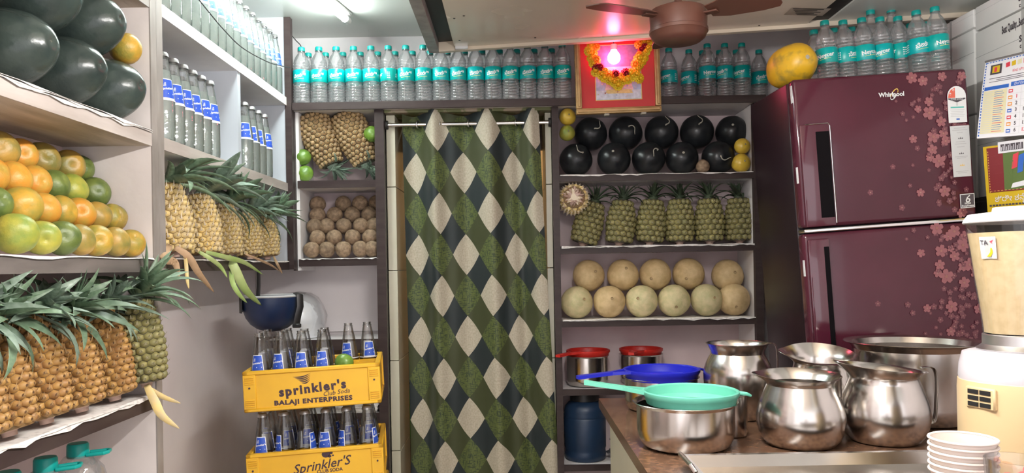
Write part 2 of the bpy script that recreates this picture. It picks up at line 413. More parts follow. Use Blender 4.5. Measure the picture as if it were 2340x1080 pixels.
# door opening: cream lining boards with tile joints, and the soffit over the curtain
dj = struct('door_1', MB().box(XL, XR, DF + .01, DW, 1.948, 1.965), m_soffit)
for nm, x0, x1 in (('left', XL, XL + .040), ('right', XR - .027, XR)):
    zs = [0, .42, .83, 1.24, 1.62, 1.948]
    for a, b in zip(zs, zs[1:]): obj('tile', MB().rbox(x0, x1, DF + .056, DW + .1, a + .0015, b - .0015, .0012, 1), m_jamb, dj)

# loft board under the ceiling, framed by drop rails
A = P(1003, 106, 3.36); LXL = A.x
def loft_far(x): return 3.38 - (x - A.x) * .168
loft = bpy.data.objects.new('ceiling_loft', None); COL.objects.link(loft); loft['kind'] = 'structure'
def slabpoly(x0, x1, z0, z1, inset=0.0, y0=-.8):
    n = 8; mb = MB(); vs = []
    xs = [x0 + (x1 - x0) * i / n for i in range(n + 1)]
    top = [(x, loft_far(x) - inset) for x in xs]; pts = [(x0, y0)] + [(x1, y0)] + top[::-1]
    N = len(pts)
    vs = [(x, y, z0) for x, y in pts] + [(x, y, z1) for x, y in pts]
    return mb.add(vs, [tuple(range(N - 1, -1, -1)), tuple(range(N, 2 * N))] + [(i, (i + 1) % N, N + (i + 1) % N, N + i) for i in range(N)])
RX = P(1868, 52, 3.02).x
obj('board', slabpoly(LXL + .07, RX - .012, LOFT, LOFT + .03, .03), m_loft, loft)
obj('board', slabpoly(RX + .068, 2.3, LOFT + .005, LOFT + .035, .03), m_ceil, loft)
obj('rail', MB().box(LXL - .045, LXL + .0, -.8, loft_far(LXL), LOFT - .012, CEIL), m_gedge, loft)
obj('rail', MB().box(LXL + .0, LXL + .072, -.8, loft_far(LXL) - .02, LOFT + .028, CEIL), m_dark, loft)  # inner side of the rail in shadow, the shade given as near-black colour
obj('rail', MB().box(RX - .012, RX + .068, -.8, loft_far(RX) - .03, LOFT + .012, LOFT + .05), m_dark, loft)
def lip(x0, x1, y, z0, z1):
    mb = MB(); a, b = loft_far(x0) - y, loft_far(x1) - y
    v = [(x0, a, z0), (x1, b, z0), (x1, b + .028, z0), (x0, a + .028, z0)]
    return mb.add(v + [(p[0], p[1], z1) for p in v], [(3, 2, 1, 0), (4, 5, 6, 7), (0, 1, 5, 4), (1, 2, 6, 5), (2, 3, 7, 6), (3, 0, 4, 7)])
obj('front_lip', lip(LXL, 2.3, .03, LOFT - .014, CEIL), m_loft, loft)
for px, py in ((1038, 42), (1050, 92), (1060, 36), (1223, 86), (1735, 58)):
    k = P(px, py, 1); Y = (LOFT - EYE) / (k.z - EYE); p = P(px, py, Y)
    obj('screw', MB().lathe([(.0, -.002), (.004, -.0015), (.005, 0)], 8, c=(p.x, p.y, LOFT)), m_dark, loft)
br = P(1025, 96, 3.33); obj('bracket', MB().box(LXL + .075, LXL + .13, loft_far(LXL) - .06, loft_far(LXL) - .035, LOFT - .012, LOFT), m_alu, loft)
# remnant of a printed sticker on the loft board
st = MB(); k = Vector((P(1846, 44, 2.95).x, 2.95, LOFT - .0006))
stf = lambda x, y: (k.x + x, k.y + y + x * .12, k.z)
rect(st, -.085, .075, -.05, .035, stf, 0)
for i in range(5): rect(st, -.075 + .01 * i, .05 - .02 * (i % 2), -.042 + .016 * i, -.034 + .016 * i, lambda x, y: (k.x + x, k.y + y + x * .12, k.z - .0004), 1)
obj('sticker', st, [m_under, m_dark], loft)

# tube lights; the hanging one is an added, unseen fill
def tube_light(label, a, b, m, drop=.035):
    a, b = Vector(a), Vector(b); t = thing('tube_light', label, 'ceiling light', (a + b) / 2)
    c = (a + b) / 2; d = (b - a).normalized(); L = (b - a).length / 2
    obj('tube', MB().tube([-d * (L - .03), d * (L - .03)], .014, 14), m, t)
    for s_ in (-1, 1): obj('end_cap', MB().tube([d * s_ * (L - .035), d * s_ * L], .0165, 12), m_lid, t)
    n = d.cross(Vector((0, 0, 1))).normalized()
    R = Matrix((d, n, (0, 0, 1))).transposed().to_4x4()
    obj('batten', MB().rbox(-L, L, -.02, .02, drop * .55, drop, .004, 1, M=R), m_lid, t)
    return t
z = CEIL - .035
tube_light('lit white tube light on the ceiling beside the loft board', (-.70, 3.33, z), (-.92, 2.15, z), m_tube)
tube_light('added out of view white tube light hanging under the loft board', (.20, .60, LOFT - .30), (.20, 1.80, LOFT - .30), m_tube2, drop=.04)  # added fill tube, out of view, to brighten walls, cartons and loft board
for x_ in (.5, 1.3): obj('hanger', MB().tube([(0, x_ - .9, .04), (0, x_ - .9, .30)], .004, 6), m_alu, COL.objects['tube_light.001'])

tube_light('lit tube light on the ceiling of the inner room', (-1.0, 4.55, 2.46), (.7, 4.55, 2.46), m_tube3)

# ------------------------------------------------------------ left shelving, two built-in units
def unit(name, label): return thing(name, label, 'shelving')
Y0, Y1 = .75, 2.128           # near unit
ZM, ZO, ZP, ZT = 1.634, 1.287, .912, 2.015   # shelf tops: melons, oranges, pineapples, upper sodas
u1 = unit('shelving_unit', 'nearest white shelving unit holding melons, oranges and pineapples')
obj('side_panel', MB().box(LW, LX, Y1 - .034, Y1, 0, CEIL), m_white2, u1)
e = obj('edge_strip', MB().box(LX, LX + .004, Y1 - .034, Y1, 0, CEIL), m_gedge, u1)
obj('side_panel', MB().box(LW, LX, Y0, Y0 + .034, 0, CEIL), m_white, u1)
obj('back_panel', MB().box(LW, LW + .006, Y0 + .034, Y1 - .034, .45, CEIL), m_pink, u1)
for zt, me_ in ((ZT, m_gedge), (ZM, m_dirty), (ZO, m_sedge), (ZP, m_edge), (.49, m_edge)):
    b = obj('shelf_board', MB().box(LW + .006, LX - .001, Y0 + .034, Y1 - .034, zt - .034, zt), m_under, u1)
    obj('edge_strip', MB().box(LX - .001, LX + .003, Y0 + .034, Y1 - .034, zt - .035, zt + .001), me_, b)
Y2 = 3.40
u2 = unit('shelving_unit', 'white corner shelving unit holding soda bottles over a row of pale pineapples')
obj('side_panel', MB().box(LW, LX, Y1 + .001, Y1 + .038, ZO - .034, CEIL), m_white, u2)
obj('edge_strip', MB().box(LX, LX + .004, Y1 + .001, Y1 + .038, ZO - .034, CEIL), m_gedge, u2)
obj('side_panel', MB().box(LW, LX - .004, Y2 - .03, Y2, ZO - .034, CEIL), m_blue, u2)
obj('edge_strip', MB().box(LX - .004, LX + .024, Y2 - .034, Y2 + .002, ZO - .034, CEIL), m_edge, u2)
obj('back_panel', MB().box(LW, LW + .006, Y1 + .038, Y2 - .03, ZO, CEIL), m_wallw, u2)
for zt, ma_, me_ in ((ZT, m_white, m_white), (ZM, m_white, m_dirty), (ZO, m_under, m_edge)):
    b = obj('shelf_board', MB().box(LW + .006, LX - .001, Y1 + .038, Y2 - .034, zt - .034, zt), ma_, u2)
    obj('edge_strip', MB().box(LX - .001, LX + .003, Y1 + .038, Y2 - .034, zt - .035, zt + .001), me_, b)
obj('divider', MB().box(LW + .006, LX - .002, 2.775, 2.805, ZM, ZT - .034), m_blue, u2)

# ------------------------------------------------------------ back shelving
ZTOP = 1.99
xl = lambda px: P(px, 500, DF).x
def zsh(px, py): return P(px, py, DF).z
xa, xb = xl(663), xl(868)     # back left bay, inside edges of the posts
ZA, ZB, ZL, ZN = zsh(770, 412), zsh(770, 591), .935, .603
u3 = unit('shelving_unit', 'narrow white shelving bay between the corner and the curtained doorway with brown edges')
obj('post', MB().box(LX + .026, xa + .012, DF, DF + .02, ZO - .04, ZTOP - .03), m_edge, u3)
dp = obj('post', MB().box(XL - .042, XL - .001, DF - .006, DF + .024, 0, ZTOP - .03), m_edge, u3)
obj('side_panel', MB().box(LX + .026, LX + .04, DF + .02, DW, ZO - .04, ZTOP - .03), m_white, u3)
obj('side_panel', MB().box(XL - .03, XL - .013, DF + .024, DW, 0, ZTOP - .03), m_white, u3)
obj('back_panel', MB().box(LX + .04, XL - .03, DW - .012, DW - .001, ZB - .03, ZTOP - .03), m_pink, u3)
obj('back_panel', MB().box(LW + .002, XL - .03, DW - .012, DW - .001, .95, ZB - .031), m_wallw, u3)
obj('back_panel', MB().box(LW + .002, XL - .03, DW - .014, DW - .002, .05, .93), m_dwood, u3)
for zt, t_ in ((ZA, .03), (ZB, .03), (ZL, .045), (ZN, .03), (.2, .03)):
    xq = LX + .04 if zt != ZL else -1.115
    b = obj('shelf_board', MB().box(xq, XL - .03, DF + .01, DW - .014, zt - t_, zt), m_white, u3)
    obj('edge_strip', MB().box(xq - .004, XL - .042, DF, DF + .01, zt - t_ - .002, zt + .001), m_edge, b)
XC0, XC1 = XR + .006, P(1733, 500, DF).x    # right cabinet between posts
u4 = unit('shelving_unit', 'brown edged shelving cabinet of five shelves between doorway and fridge')
obj('post', MB().box(XR + .001, XR + .030, DF - .006, DF + .024, 0, ZTOP - .03), m_edge, u4)
obj('side_panel', MB().box(XR + .0125, XR + .029, DF + .024, DW, 0, ZTOP - .03), m_white, u4)
obj('post', MB().box(XC1 - .018, XC1 + .016, DF - .006, DF + .024, 0, ZTOP - .03), m_edge, u4)
obj('side_panel', MB().box(XC1 - .017, XC1 + .010, DF + .024, DW, 0, ZTOP - .03), m_white, u4)
obj('back_panel', MB().box(XR + .029, XC1 - .017, DW - .012, DW - .001, 0, ZTOP - .03), m_pink, u4)
ZR = [zsh(1500, 397), zsh(1500, 562), zsh(1500, 730), zsh(1340, 889), zsh(1340, 1062)]
for zt in ZR:
    b = obj('shelf_board', MB().box(XR + .029, XC1 - .017, DF + .01, DW - .012, zt - .025, zt), m_white, u4)
    obj('edge_strip', MB().box(XR + .030, XC1 - .018, DF, DF + .01, zt - .027, zt + .001), m_edge, b)
ts = thing('top_shelf', 'long dark brown top shelf over the doorway carrying a row of water bottles', 'shelf')
obj('shelf_board', MB().box(LX + .026, XC1 + .03, DF - .028, DW - .001, ZTOP - .028, ZTOP), m_white, ts)
obj('edge_strip', MB().rbox(LX + .026, XC1 + .034, DF - .034, DF - .028, ZTOP - .033, ZTOP + .002, .002, 1), m_edge, ts)

def newspaper(label, x0, x1, y0, y1, z, along='x', sheets=2, hang=.006, seed=0):
    rnd = random.Random(seed); t = thing('newspaper', label, 'newspaper', ((x0 + x1) / 2, (y0 + y1) / 2, z))
    cx_, cy_ = (x0 + x1) / 2, (y0 + y1) / 2
    for s_ in range(sheets):
        n = 26; g = []
        j = [rnd.uniform(-hang, hang) for _ in range(n)]
        for i in range(n):
            f = i / (n - 1); row = []; dr = max(0.0, j[i]) * 2.2 + .002
            for q in range(6):
                h = max(0, q - 1) / 4; lift = (.0005 + .0032 * s_ + .0012 * (1 + sin(i * 1.1 + s_ * 2)) * (1 if q < 3 else .2)); o_ = 0
                if q == 0: lift -= dr; o_ = -.003 - .0006 * s_
                if along == 'x': row.append((x0 + (x1 - x0) * f - cx_, y0 + (y1 - y0) * h + o_ - cy_, lift))
                else: row.append((x1 - (x1 - x0) * h - o_ - cx_, y0 + (y1 - y0) * f - cy_, lift))
            g.append(row)
        obj('sheet', MB().sheet(g, thick=.0006), m_paper, t)
newspaper('newspaper lining under the big dark watermelons on the upper shelf', LW + .02, LX + .005, Y0 + .05, Y1 - .04, ZM, 'y', 3, .004, 1)
newspaper('newspaper lining under the heap of green and yellow oranges', LW + .02, LX + .005, Y0 + .05, Y1 - .04, ZO, 'y', 1, .002, 2)
newspaper('newspaper lining under the golden pineapples above the water jars', LW + .02, LX + .005, Y0 + .05, Y1 - .04, ZP, 'y', 2, .005, 3)
newspaper('newspaper lining under the pale pineapples in the corner unit', LW + .02, LX + .005, Y1 + .05, Y2 - .05, ZO, 'y', 1, .002, 4)
newspaper('newspaper lining under the round black watermelons', XR + .035, XC1 - .02, DF - .003, DW - .03, ZR[0], 'x', 1, .003, 5)
newspaper('newspaper lining under the six upright olive pineapples', XR + .035, XC1 - .02, DF - .003, DW - .03, ZR[1], 'x', 2, .003, 6)
newspaper('newspaper lining under the muskmelons', XR + .035, XC1 - .02, DF - .003, DW - .03, ZR[2], 'x', 2, .003, 7)
newspaper('yellowish paper lining under the small brown fruit', LX + .045, XL - .035, DF - .003, DW - .03, ZB, 'x', 1, .002, 8)

# ------------------------------------------------------------ curtain and rod
ROD_Z = P(1070, 282, DF + .03).z; ROD_Y = DF + .035
rod = thing('curtain_rod', 'polished steel curtain rod across the doorway', 'curtain rod', ((XL + XR) / 2, ROD_Y, ROD_Z))
hw = (XR - XL) / 2
obj('pole', MB().tube([(-hw + .006, 0, 0), (hw - .006, 0, 0)], .0095, 14), m_chrome, rod)
for s_ in (-1, 1): obj('bracket', MB().tube([(s_ * (hw - .012), 0, 0), (s_ * (hw - .0005), 0, 0)], .02, 14), m_dark, rod)
def curtain_mat():
    m = bpy.data.materials.new('harlequin_curtain'); m.use_nodes = True; nt = m.node_tree; b = nt.nodes['Principled BSDF']
    b.inputs['Roughness'].default_value = .62; b.inputs['Sheen Weight'].default_value = .15
    L = nt.links.new; uv = nd(nt, 'ShaderNodeUVMap'); sp = nd(nt, 'ShaderNodeSeparateXYZ'); L(uv.outputs[0], sp.inputs[0])
    def mth(op, a, c=None, v=None):
        n = nd(nt, 'ShaderNodeMath', operation=op); L(a, n.inputs[0])
        if c is not None: L(c, n.inputs[1])
        if v is not None: n.inputs[1].default_value = v
        return n.outputs[0]
    p, q = mth('ADD', sp.outputs[0], sp.outputs[1]), mth('SUBTRACT', sp.outputs[0], sp.outputs[1])
    rp = mth('FLOORED_MODULO', mth('ROUND', p), v=2.0); rq = mth('FLOORED_MODULO', mth('ROUND', q), v=2.0)
    mp = nd(nt, 'ShaderNodeMapping'); mp.inputs['Scale'].default_value = (5, 26, 1); L(uv.outputs[0], mp.inputs[0])
    n1 = nd(nt, 'ShaderNodeTexNoise'); n1.inputs['Scale'].default_value = 1.6; n1.inputs['Detail'].default_value = 2; L(mp.outputs[0], n1.inputs['Vector'])
    mp2 = nd(nt, 'ShaderNodeMapping'); mp2.inputs['Scale'].default_value = (30, 5, 1); L(uv.outputs[0], mp2.inputs[0])
    n2 = nd(nt, 'ShaderNodeTexNoise'); n2.inputs['Scale'].default_value = 1.3; n2.inputs['Detail'].default_value = 2; L(mp2.outputs[0], n2.inputs['Vector'])
    mxn = mth('MAXIMUM', n1.outputs['Fac'], n2.outputs['Fac'])
    rr = nd(nt, 'ShaderNodeValToRGB'); rr.color_ramp.elements[0].position = .53; rr.color_ramp.elements[1].position = .62
    rr.color_ramp.elements[0].color = (.090, .115, .026, 1); rr.color_ramp.elements[1].color = (.022, .038, .014, 1); L(mxn, rr.inputs[0])
    n3 = nd(nt, 'ShaderNodeTexNoise'); n3.inputs['Scale'].default_value = 22; L(uv.outputs[0], n3.inputs['Vector'])
    cr = nd(nt, 'ShaderNodeValToRGB'); cr.color_ramp.elements[0].position = .35; cr.color_ramp.elements[1].position = .7
    cr.color_ramp.elements[0].color = (.49, .445, .35, 1); cr.color_ramp.elements[1].color = (.38, .335, .25, 1); L(n3.outputs['Fac'], cr.inputs[0])
    def mix(f, a, c):
        n = nd(nt, 'ShaderNodeMix', data_type='RGBA'); L(f, n.inputs['Factor'])
        for s_, k_ in ((a, 6), (c, 7)):
            if isinstance(s_, tuple): n.inputs[k_].default_value = s_
            else: L(s_, n.inputs[k_])
        return n.outputs[2]
    even = mix(rq, cr.outputs[0], (.009, .017, .019, 1))        # rp even: cream / dark teal
    odd = mix(rq, (.038, .046, .012, 1), rr.outputs[0])         # rp odd: plain olive / woven green
    L(mix(rp, even, odd), b.inputs['Base Color'])
    n4 = nd(nt, 'ShaderNodeTexNoise'); n4.inputs['Scale'].default_value = 60; L(uv.outputs[0], n4.inputs['Vector'])
    bp = nd(nt, 'ShaderNodeBump'); bp.inputs['Strength'].default_value = .12; bp.inputs['Distance'].default_value = .002; L(n4.outputs['Fac'], bp.inputs['Height']); L(bp.outputs[0], b.inputs['Normal'])
    return m
m_cur = curtain_mat()
cur = thing('curtain', 'harlequin curtain of cream, olive and dark green diamonds hanging in the doorway', 'curtain', ((XL + XR) / 2, ROD_Y, 0))
CX = (XL + XR) / 2
x0c, x1c = P(921, 400, ROD_Y).x - CX, P(1233, 400, ROD_Y).x - CX
ztop, zbot = P(1070, 257, ROD_Y).z, .06
NX, NZ = 200, 60; NW = 5.5
vs, fs, uvs = [], [], []
for i in range(NZ + 1):
    z_ = ztop + (zbot - ztop) * i / NZ; drop = (ztop - z_)
    wid = 1 + .055 * drop / 1.2
    for j in range(NX + 1):
        t_ = j / NX; px_ = 921 + (1233 - 921) * t_; th = 2 * pi * (px_ - 1003) / 110.0 + .35 * sin(t_ * 7) + .12 * sin(drop * 2.1 + t_ * 3)
        y_ = -.030 * (cos(th) + .22 * cos(2 * th + 1.1)) * (1 - .15 * min(1, drop)) - .004 * cos(2.7 * th + drop * 1.4)
        xx = x0c + (x1c - x0c) * wid * t_ + .005 * sin(drop * 1.7 + t_ * 5) * drop + .006 * drop
        vs.append((xx, y_, z_ + (.010 * cos(th) if i == 0 else 0)))
        uvs.append(((px_ - 1002) / 55.5 - .045 * sin(2 * th) + .05 * sin(th * .5 + 1), ((z_ - P(1000, 300, ROD_Y).z) / (94 * ROD_Y / F))))
for i in range(NZ):
    for j in range(NX):
        a = i * (NX + 1) + j; fs.append((a, a + NX + 1, a + NX + 2, a + 1))
cm = MB().add(vs, fs, 0, True)
me = cm.mesh('cloth', m_cur, sharp=0); ul = me.uv_layers.new(name='UVMap')
for lp in me.loops: ul.data[lp.index].uv = uvs[lp.vertex_index]
obj('cloth', me, parent=cur)
for k in range(6):
    t_ = (k + .35) / 6.0; px_ = [955, 1003, 1072, 1126, 1180, 1222][k]
    gx = P(px_, 285, ROD_Y).x - CX; mb = MB(); R = Matrix.Translation((gx, 0, ROD_Z)) @ Matrix.Rotation(pi / 2 - .35 * (-1) ** k, 4, 'Z') @ Matrix.Rotation(pi / 2, 4, 'X')
    ring = [(.0155 + .004 * cos(a), .004 * sin(a)) for a in [2 * pi * q / 8 for q in range(9)]]
    obj('grommet', mb.lathe(ring, 18, M=R), m_chrome, cur)

# ------------------------------------------------------------ behind the curtain
def rack(label, x, y, n):
    for k in range(n):
        t = thing('bottle_crate', label % ORD[k], 'crate', (x, y, .28 * k + .002), group='dark crates behind the curtain')
        mb = MB()
        for z_ in (0, .06, .12, .18, .24): mb.box(-.17, .17, -.15, -.14, z_, z_ + .03).box(-.17, -.16, -.14, .15, z_, z_ + .03).box(.16, .17, -.14, .15, z_, z_ + .03)
        for x_ in (-.17, -.06, .05, .155): mb.box(x_, x_ + .015, -.149, -.139, 0, .275)
        mb.box(-.16, .16, -.14, .15, 0, .01)
        obj('body', mb, m_dwood, t)
rack('dark slatted crate behind the curtain edge, %s from the floor', .33, 4.15, 5)
t = thing('carrier_bag', 'bright green carrier bag behind the curtain edge', 'bag', (-.60, 3.98, .36))
obj('bag', MB().lathe([(.0, 0), (.085, .002), (.10, .06), (.095, .16), (.075, .24), (.07, .245)], 12, warp=lambda p, a, r, z_: Vector((p.x, p.y * .6 + .012 * sin(5 * a + z_ * 30), p.z))), m_bagg, t)
obj('handle', MB().tube([(-.05, 0, .24), (-.035, 0, .31), (.035, 0, .31), (.05, 0, .24)], .006, 6), m_bagg, t)
t = thing('side_cabinet', 'dark low cabinet inside the room behind the curtain', 'cabinet', (-.70, 4.05, 0))
obj('body', MB().rbox(-.22, .22, -.15, .15, 0, .358, .006), m_dwood, t); obj('top', MB().rbox(-.225, .225, -.155, .155, .358, .3585 + .0, .0002, 1), m_dwood, t)
t = thing('storage_box', 'tall grey green plastic box seen past the curtain edge', 'box', (-.66, 4.35, 0))
obj('body', MB().rbox(-.14, .14, -.1, .1, 0, 1.36, .01), mat('grey_green_plastic', (.22, .26, .24), .4), t)
for k in range(6): obj('groove', MB().box(-.141, .141, -.102, -.098, .2 + .2 * k, .212 + .2 * k), m_dark, t)

# ------------------------------------------------------------ bottles
def interp(prof, z_):
    for (r0, z0), (r1, z1) in zip(prof, prof[1:]):
        if z0 <= z_ <= z1: return r0 + (r1 - r0) * (z_ - z0) / (z1 - z0 + 1e-9)
    return prof[-1][0]
WB_H = .255
def water_bottle():
    t = thing('water_bottle', 'x', 'bottle')
    prof = [(0, .004), (.022, .003), (.032, 0), (.0365, .006)]
    for k in range(6): z_ = .014 + k * .0125; prof += [(.0385, z_), (.0385, z_ + .005), (.0355, z_ + .0085)]
    prof += [(.0385, .092), (.0385, .148)]
    for k in range(3): z_ = .153 + k * .012; prof += [(.0355 - .001 * k, z_), (.0385 - .0015 * k, z_ + .004), (.038 - .0015 * k, z_ + .008)]
    prof += [(.032, .196), (.026, .211), (.0185, .222), (.0145, .229), (.0145, .233), (.0165, .234), (.0165, .236), (.0135, .237), (.0135, .245)]
    obj('body', MB().lathe(prof, 24), m_pet, t, sharp=60)
    cap = [(.0158, .2375), (.0162, .239), (.0158, .2535), (.0145, WB_H), (.0, WB_H)]
    obj('cap', MB().lathe(cap, 20), m_teal, t)
    R = .0391; lb = obj('label', MB().lathe([(R - .0004, .092), (R, .0925), (R, .1475), (R - .0004, .148)], 28), m_tlabel, t)
    wrap = lambda rr: (lambda x, z_: (rr * sin(x / rr), -rr * cos(x / rr), z_))
    f = wrap(R + .0004); w2 = MB()
    put_text(w2, 'ನೇಸರ್', f, .021, 0, (0, .1135), .14, bold=.03)
    put_text(w2, 'Neycer', f, .0215, 0, (pi * R, .1125), .12, bold=.03)
    for k in range(6): rect(w2, pi * R * .5 - .007, pi * R * .5 + .006 - .003 * (k % 3), .100 + .0062 * k, .1025 + .0062 * k, f, 2)
    for k in range(4): rect(w2, -pi * R * .52 - .006, -pi * R * .52 + .007, .103 + .008 * k, .1065 + .008 * k, f, 0)
    for q in (0, pi * R):
        for k in range(10): rect(w2, q - .022 + .0042 * k, q - .0185 + .0042 * k, .1035 + .0005 * k, .1055 + .0005 * k, f, 1)
    obj('lettering', w2, [m_wtxt, m_ytxt, m_tlabel], lb)['kind'] = 'stuff'
    return freeze(t)
WB = water_bottle(); wb_used = [False]
def place_wb(label, M, group):
    if not wb_used[0]:
        wb_used[0] = True; WB.matrix_local = M; WB['label'] = label; WB['group'] = group; return WB
    return dup(WB, label, M=M, group=group)
TR = Matrix.Translation
def RZ(a): return Matrix.Rotation(a, 4, 'Z')
g = 'water bottles standing on the top shelf'
for k in range(16):
    px = 690 + 39.75 * k; c = P(px, 200, 3.405)
    rz = radians(random.uniform(2, 12)) if k != 5 else radians(100)
    if k == 0: rz = 0
    place_wb(f'{ORD[k]} teal labelled water bottle from the room corner, front row above the curtain', TR((c.x, 3.405, ZTOP + .001)) @ RZ(rz), g)
for k in range(15):
    px = 700 + 39.7 * k; c = P(px, 200, 3.50)
    place_wb(f'{ORD[k]} water bottle from the room corner in the back row above the curtain', TR((c.x + .012, 3.497, ZTOP + .001)) @ RZ(random.uniform(-.5, 2.5)), g)
for k, (px, Y, rz) in enumerate([(1529, 3.52, 2.3), (1575, 3.55, 2.2), (1617, 3.46, 3.3), (1657, 3.46, -.7), (1696, 3.46, 2.4), (1735, 3.575, .1)]):
    c = P(px, 180, Y); nm = ['half hidden water bottle beside the garlanded picture', 'second water bottle beyond the garlanded picture', 'third water bottle beyond the garlanded picture', 'fourth water bottle beyond the garlanded picture',
                     'fifth water bottle beyond the garlanded picture', 'lowest looking water bottle at the fridge end of the top shelf'][k]
    place_wb(nm, TR((c.x, Y, ZTOP + .001)) @ RZ(rz), g)
for k, (px, Y) in enumerate([(1606, 3.57), (1645, 3.57), (1683, 3.57)]):
    c = P(px, 180, Y); place_wb(['back water bottle peeking between second and third beyond the picture', 'back water bottle peeking between third and fourth beyond the picture', 'back water bottle peeking between fourth and fifth beyond the picture'][k],
                                TR((c.x, Y, ZTOP + .001)) @ RZ(k + 1.), g)

SB_H = .262
def soda_bottle(name, filled=True, capped=True):
    t = thing(name, 'x', 'bottle')
    prof = [(0, .004), (.022, .003), (.029, 0), (.0332, .006), (.034, .02), (.034, .118), (.0335, .128), (.0308, .152), (.0265, .182), (.0218, .212), (.0175, .238), (.0155, .247)]
    neck = [(.0155, .247), (.0165, .2475), (.0165, .252), (.0145, .253), (.0145, .258), (.0152, .259), (.0152, SB_H), (.0125, SB_H), (.0125, .25)]
    obj('body', MB().lathe(prof + neck, 20), m_glass if filled else m_glass2, t, sharp=60)
    if filled:
        inn = [(0, .006), (.029, .007), (.0315, .03), (.0315, .118), (.031, .128), (.0285, .152), (.0242, .182), (.0196, .212), (0, .2125)]
        obj('soda', MB().lathe(inn, 16), m_water, t)
    else:
        obj('dregs', MB().lathe([(0, .006), (.029, .007), (.0315, .03), (.0315, .105), (0, .1055)], 16), m_drink, t)
    if capped:
        cp = MB().lathe([(.0, SB_H + .004), (.014, SB_H + .0035), (.0166, SB_H), (.0186, SB_H - .009), (.0172, SB_H - .0092)], 20, warp=lambda p, a, r, z_: Vector((p.x * (1 + .03 * sin(10 * a) * (r > .016)), p.y * (1 + .03 * sin(10 * a) * (r > .016)), p.z)))
        obj('crown_cap', cp, m_tin, t)
    def f(off):
        return lambda x, z_: ((interp(prof, z_) + off) * sin(x / .030), -(interp(prof, z_) + off) * cos(x / .030), z_)
    lb = MB()
    def patch(x0, x1, z0, z1, tw, off, m):
        n = 12; g_ = []
        for i in range(5):
            z_ = z0 + (z1 - z0) * i / 4; kx = 1 - (1 - tw) * i / 4
            g_.append([f(off)((x0 + (x1 - x0) * j / n) * kx, z_) for j in range(n + 1)])
        lb.sheet(g_, m)
    for q in (0.0, pi):
        o_ = q * .030; s0 = len(lb.v)
        patch(-.0205, .0205, .123, .184, .88, .0006, 1); patch(-.0182, .0182, .127, .1815, .86, .0011, 0)
        if q:
            for i in range(s0, len(lb.v)): v = lb.v[i]; lb.v[i] = (-v[0], -v[1], v[2])
    n = 24; lb.sheet([[f(.0007)(pi * .030 * 2 * j / n, z_) for j in range(n + 1)] for z_ in (.1195, .1235)], 1)
    l = obj('label', lb, [m_blabel, m_wlabel], t)
    tx = MB()
    for q in (0.0, pi):
        s0 = len(tx.v)
        put_text(tx, "Sprinkler's", f(.0016), .0085, 0, (0, .152), .14, bold=.035)
        rect(tx, -.002, .0145, .138, .141, f(.0016), 0)
        for k in range(4): rect(tx, -.0135 + .001 * k, -.006, .1615 + .003 * k, .163 + .003 * k, f(.0016), 0)
        if q:
            for i in range(s0, len(tx.v)): v = tx.v[i]; tx.v[i] = (-v[0], -v[1], v[2])
    obj('lettering', tx, m_wlabel, l)['kind'] = 'stuff'
    return freeze(t)
SBF = soda_bottle('soda_bottle'); SBE = soda_bottle('empty_soda_bottle', False, False); SBC = soda_bottle('used_soda_bottle', False, True)
_used = {}
def place(proto, label, M, group):
    if proto.name not in _used:
        _used[proto.name] = 1; proto.matrix_local = M; proto['label'] = label; proto['group'] = group; return proto
    return dup(proto, label, M=M, group=group)
FACE = radians(48)            # labels turned towards the shop floor
for row, X in enumerate((-1.026, -1.098)):
    for k in range(16):
        Y = 3.325 - .0725 * k
        lab = f'{ORD[k]} soda bottle from the corner in the ' + ('front' if row == 0 else 'back') + ' row of the highest soda shelf'
        place(SBF, lab, TR((X, Y, ZT + .001)) @ RZ(FACE + random.uniform(-.3, .35)), 'soda bottles on the highest shelf')
for row, X in enumerate((-1.026, -1.096, -1.166)):
    for k in range(6):
        lab = f'{ORD[k]} soda bottle from the near post, ' + ('front', 'middle', 'rear')[row] + ' row of the wider soda compartment'
        place(SBF, lab, TR((X, 2.25 + .0695 * k, ZM + .001)) @ RZ(FACE + random.uniform(-.35, .3)), 'soda bottles in the wider compartment')
for row, X in enumerate((-1.026, -1.096, -1.166)):
    for k in range(4 if row == 0 else 5):
        lab = f'{ORD[k]} soda bottle from the divider, ' + ('front', 'middle', 'rear')[row] + ' row of the narrower soda compartment'
        place(SBF, lab, TR((X, 2.935 + .078 * k - .0 * row, ZM + .001)) @ RZ(FACE + random.uniform(-.5, .5)), 'soda bottles in the narrower compartment')

# big water jars on the bottom left shelf
def water_jar():
    t = thing('water_jar', 'x', 'bottle')
    prof = [(0, .003), (.07, 0), (.085, .01), (.085, .05), (.08, .06), (.085, .07), (.085, .2), (.08, .21), (.082, .225), (.07, .262), (.04, .29), (.026, .297), (.024, .305)]
    obj('body', MB().lathe(prof, 28), m_pet, t)
    obj('cap', MB().lathe([(.030, .290), (.031, .294), (.030, .318), (.027, .322), (0, .3225)], 24), m_teal, t)
    h = MB(); h.tube([(.028, -.02, .296), (.075, -.022, .298), (.086, -.012, .299), (.086, .012, .299), (.075, .022, .298), (.028, .02, .296)], .0045, 8)
    obj('handle', h, m_teal, t); return freeze(t)
WJ = water_jar()
for k, (px, py, X, rz) in enumerate([(178, 1022, -1.08, .0), (104, 1045, -1.075, .1), (18, 1078, -1.08, .3)]):
    p = PX(px, py, X)
    place(WJ, ['clear water jar with teal handled cap, nearest the shelf end', 'middle clear water jar with teal handle under the pineapple shelf', 'clear water jar farthest from the shelf end panel, nearly out of view'][k],
          TR((p.x, p.y, .491)) @ RZ(rz + .25) @ Matrix.Diagonal((.82, .82, 1.06, 1)), 'water jars on the bottom shelf')

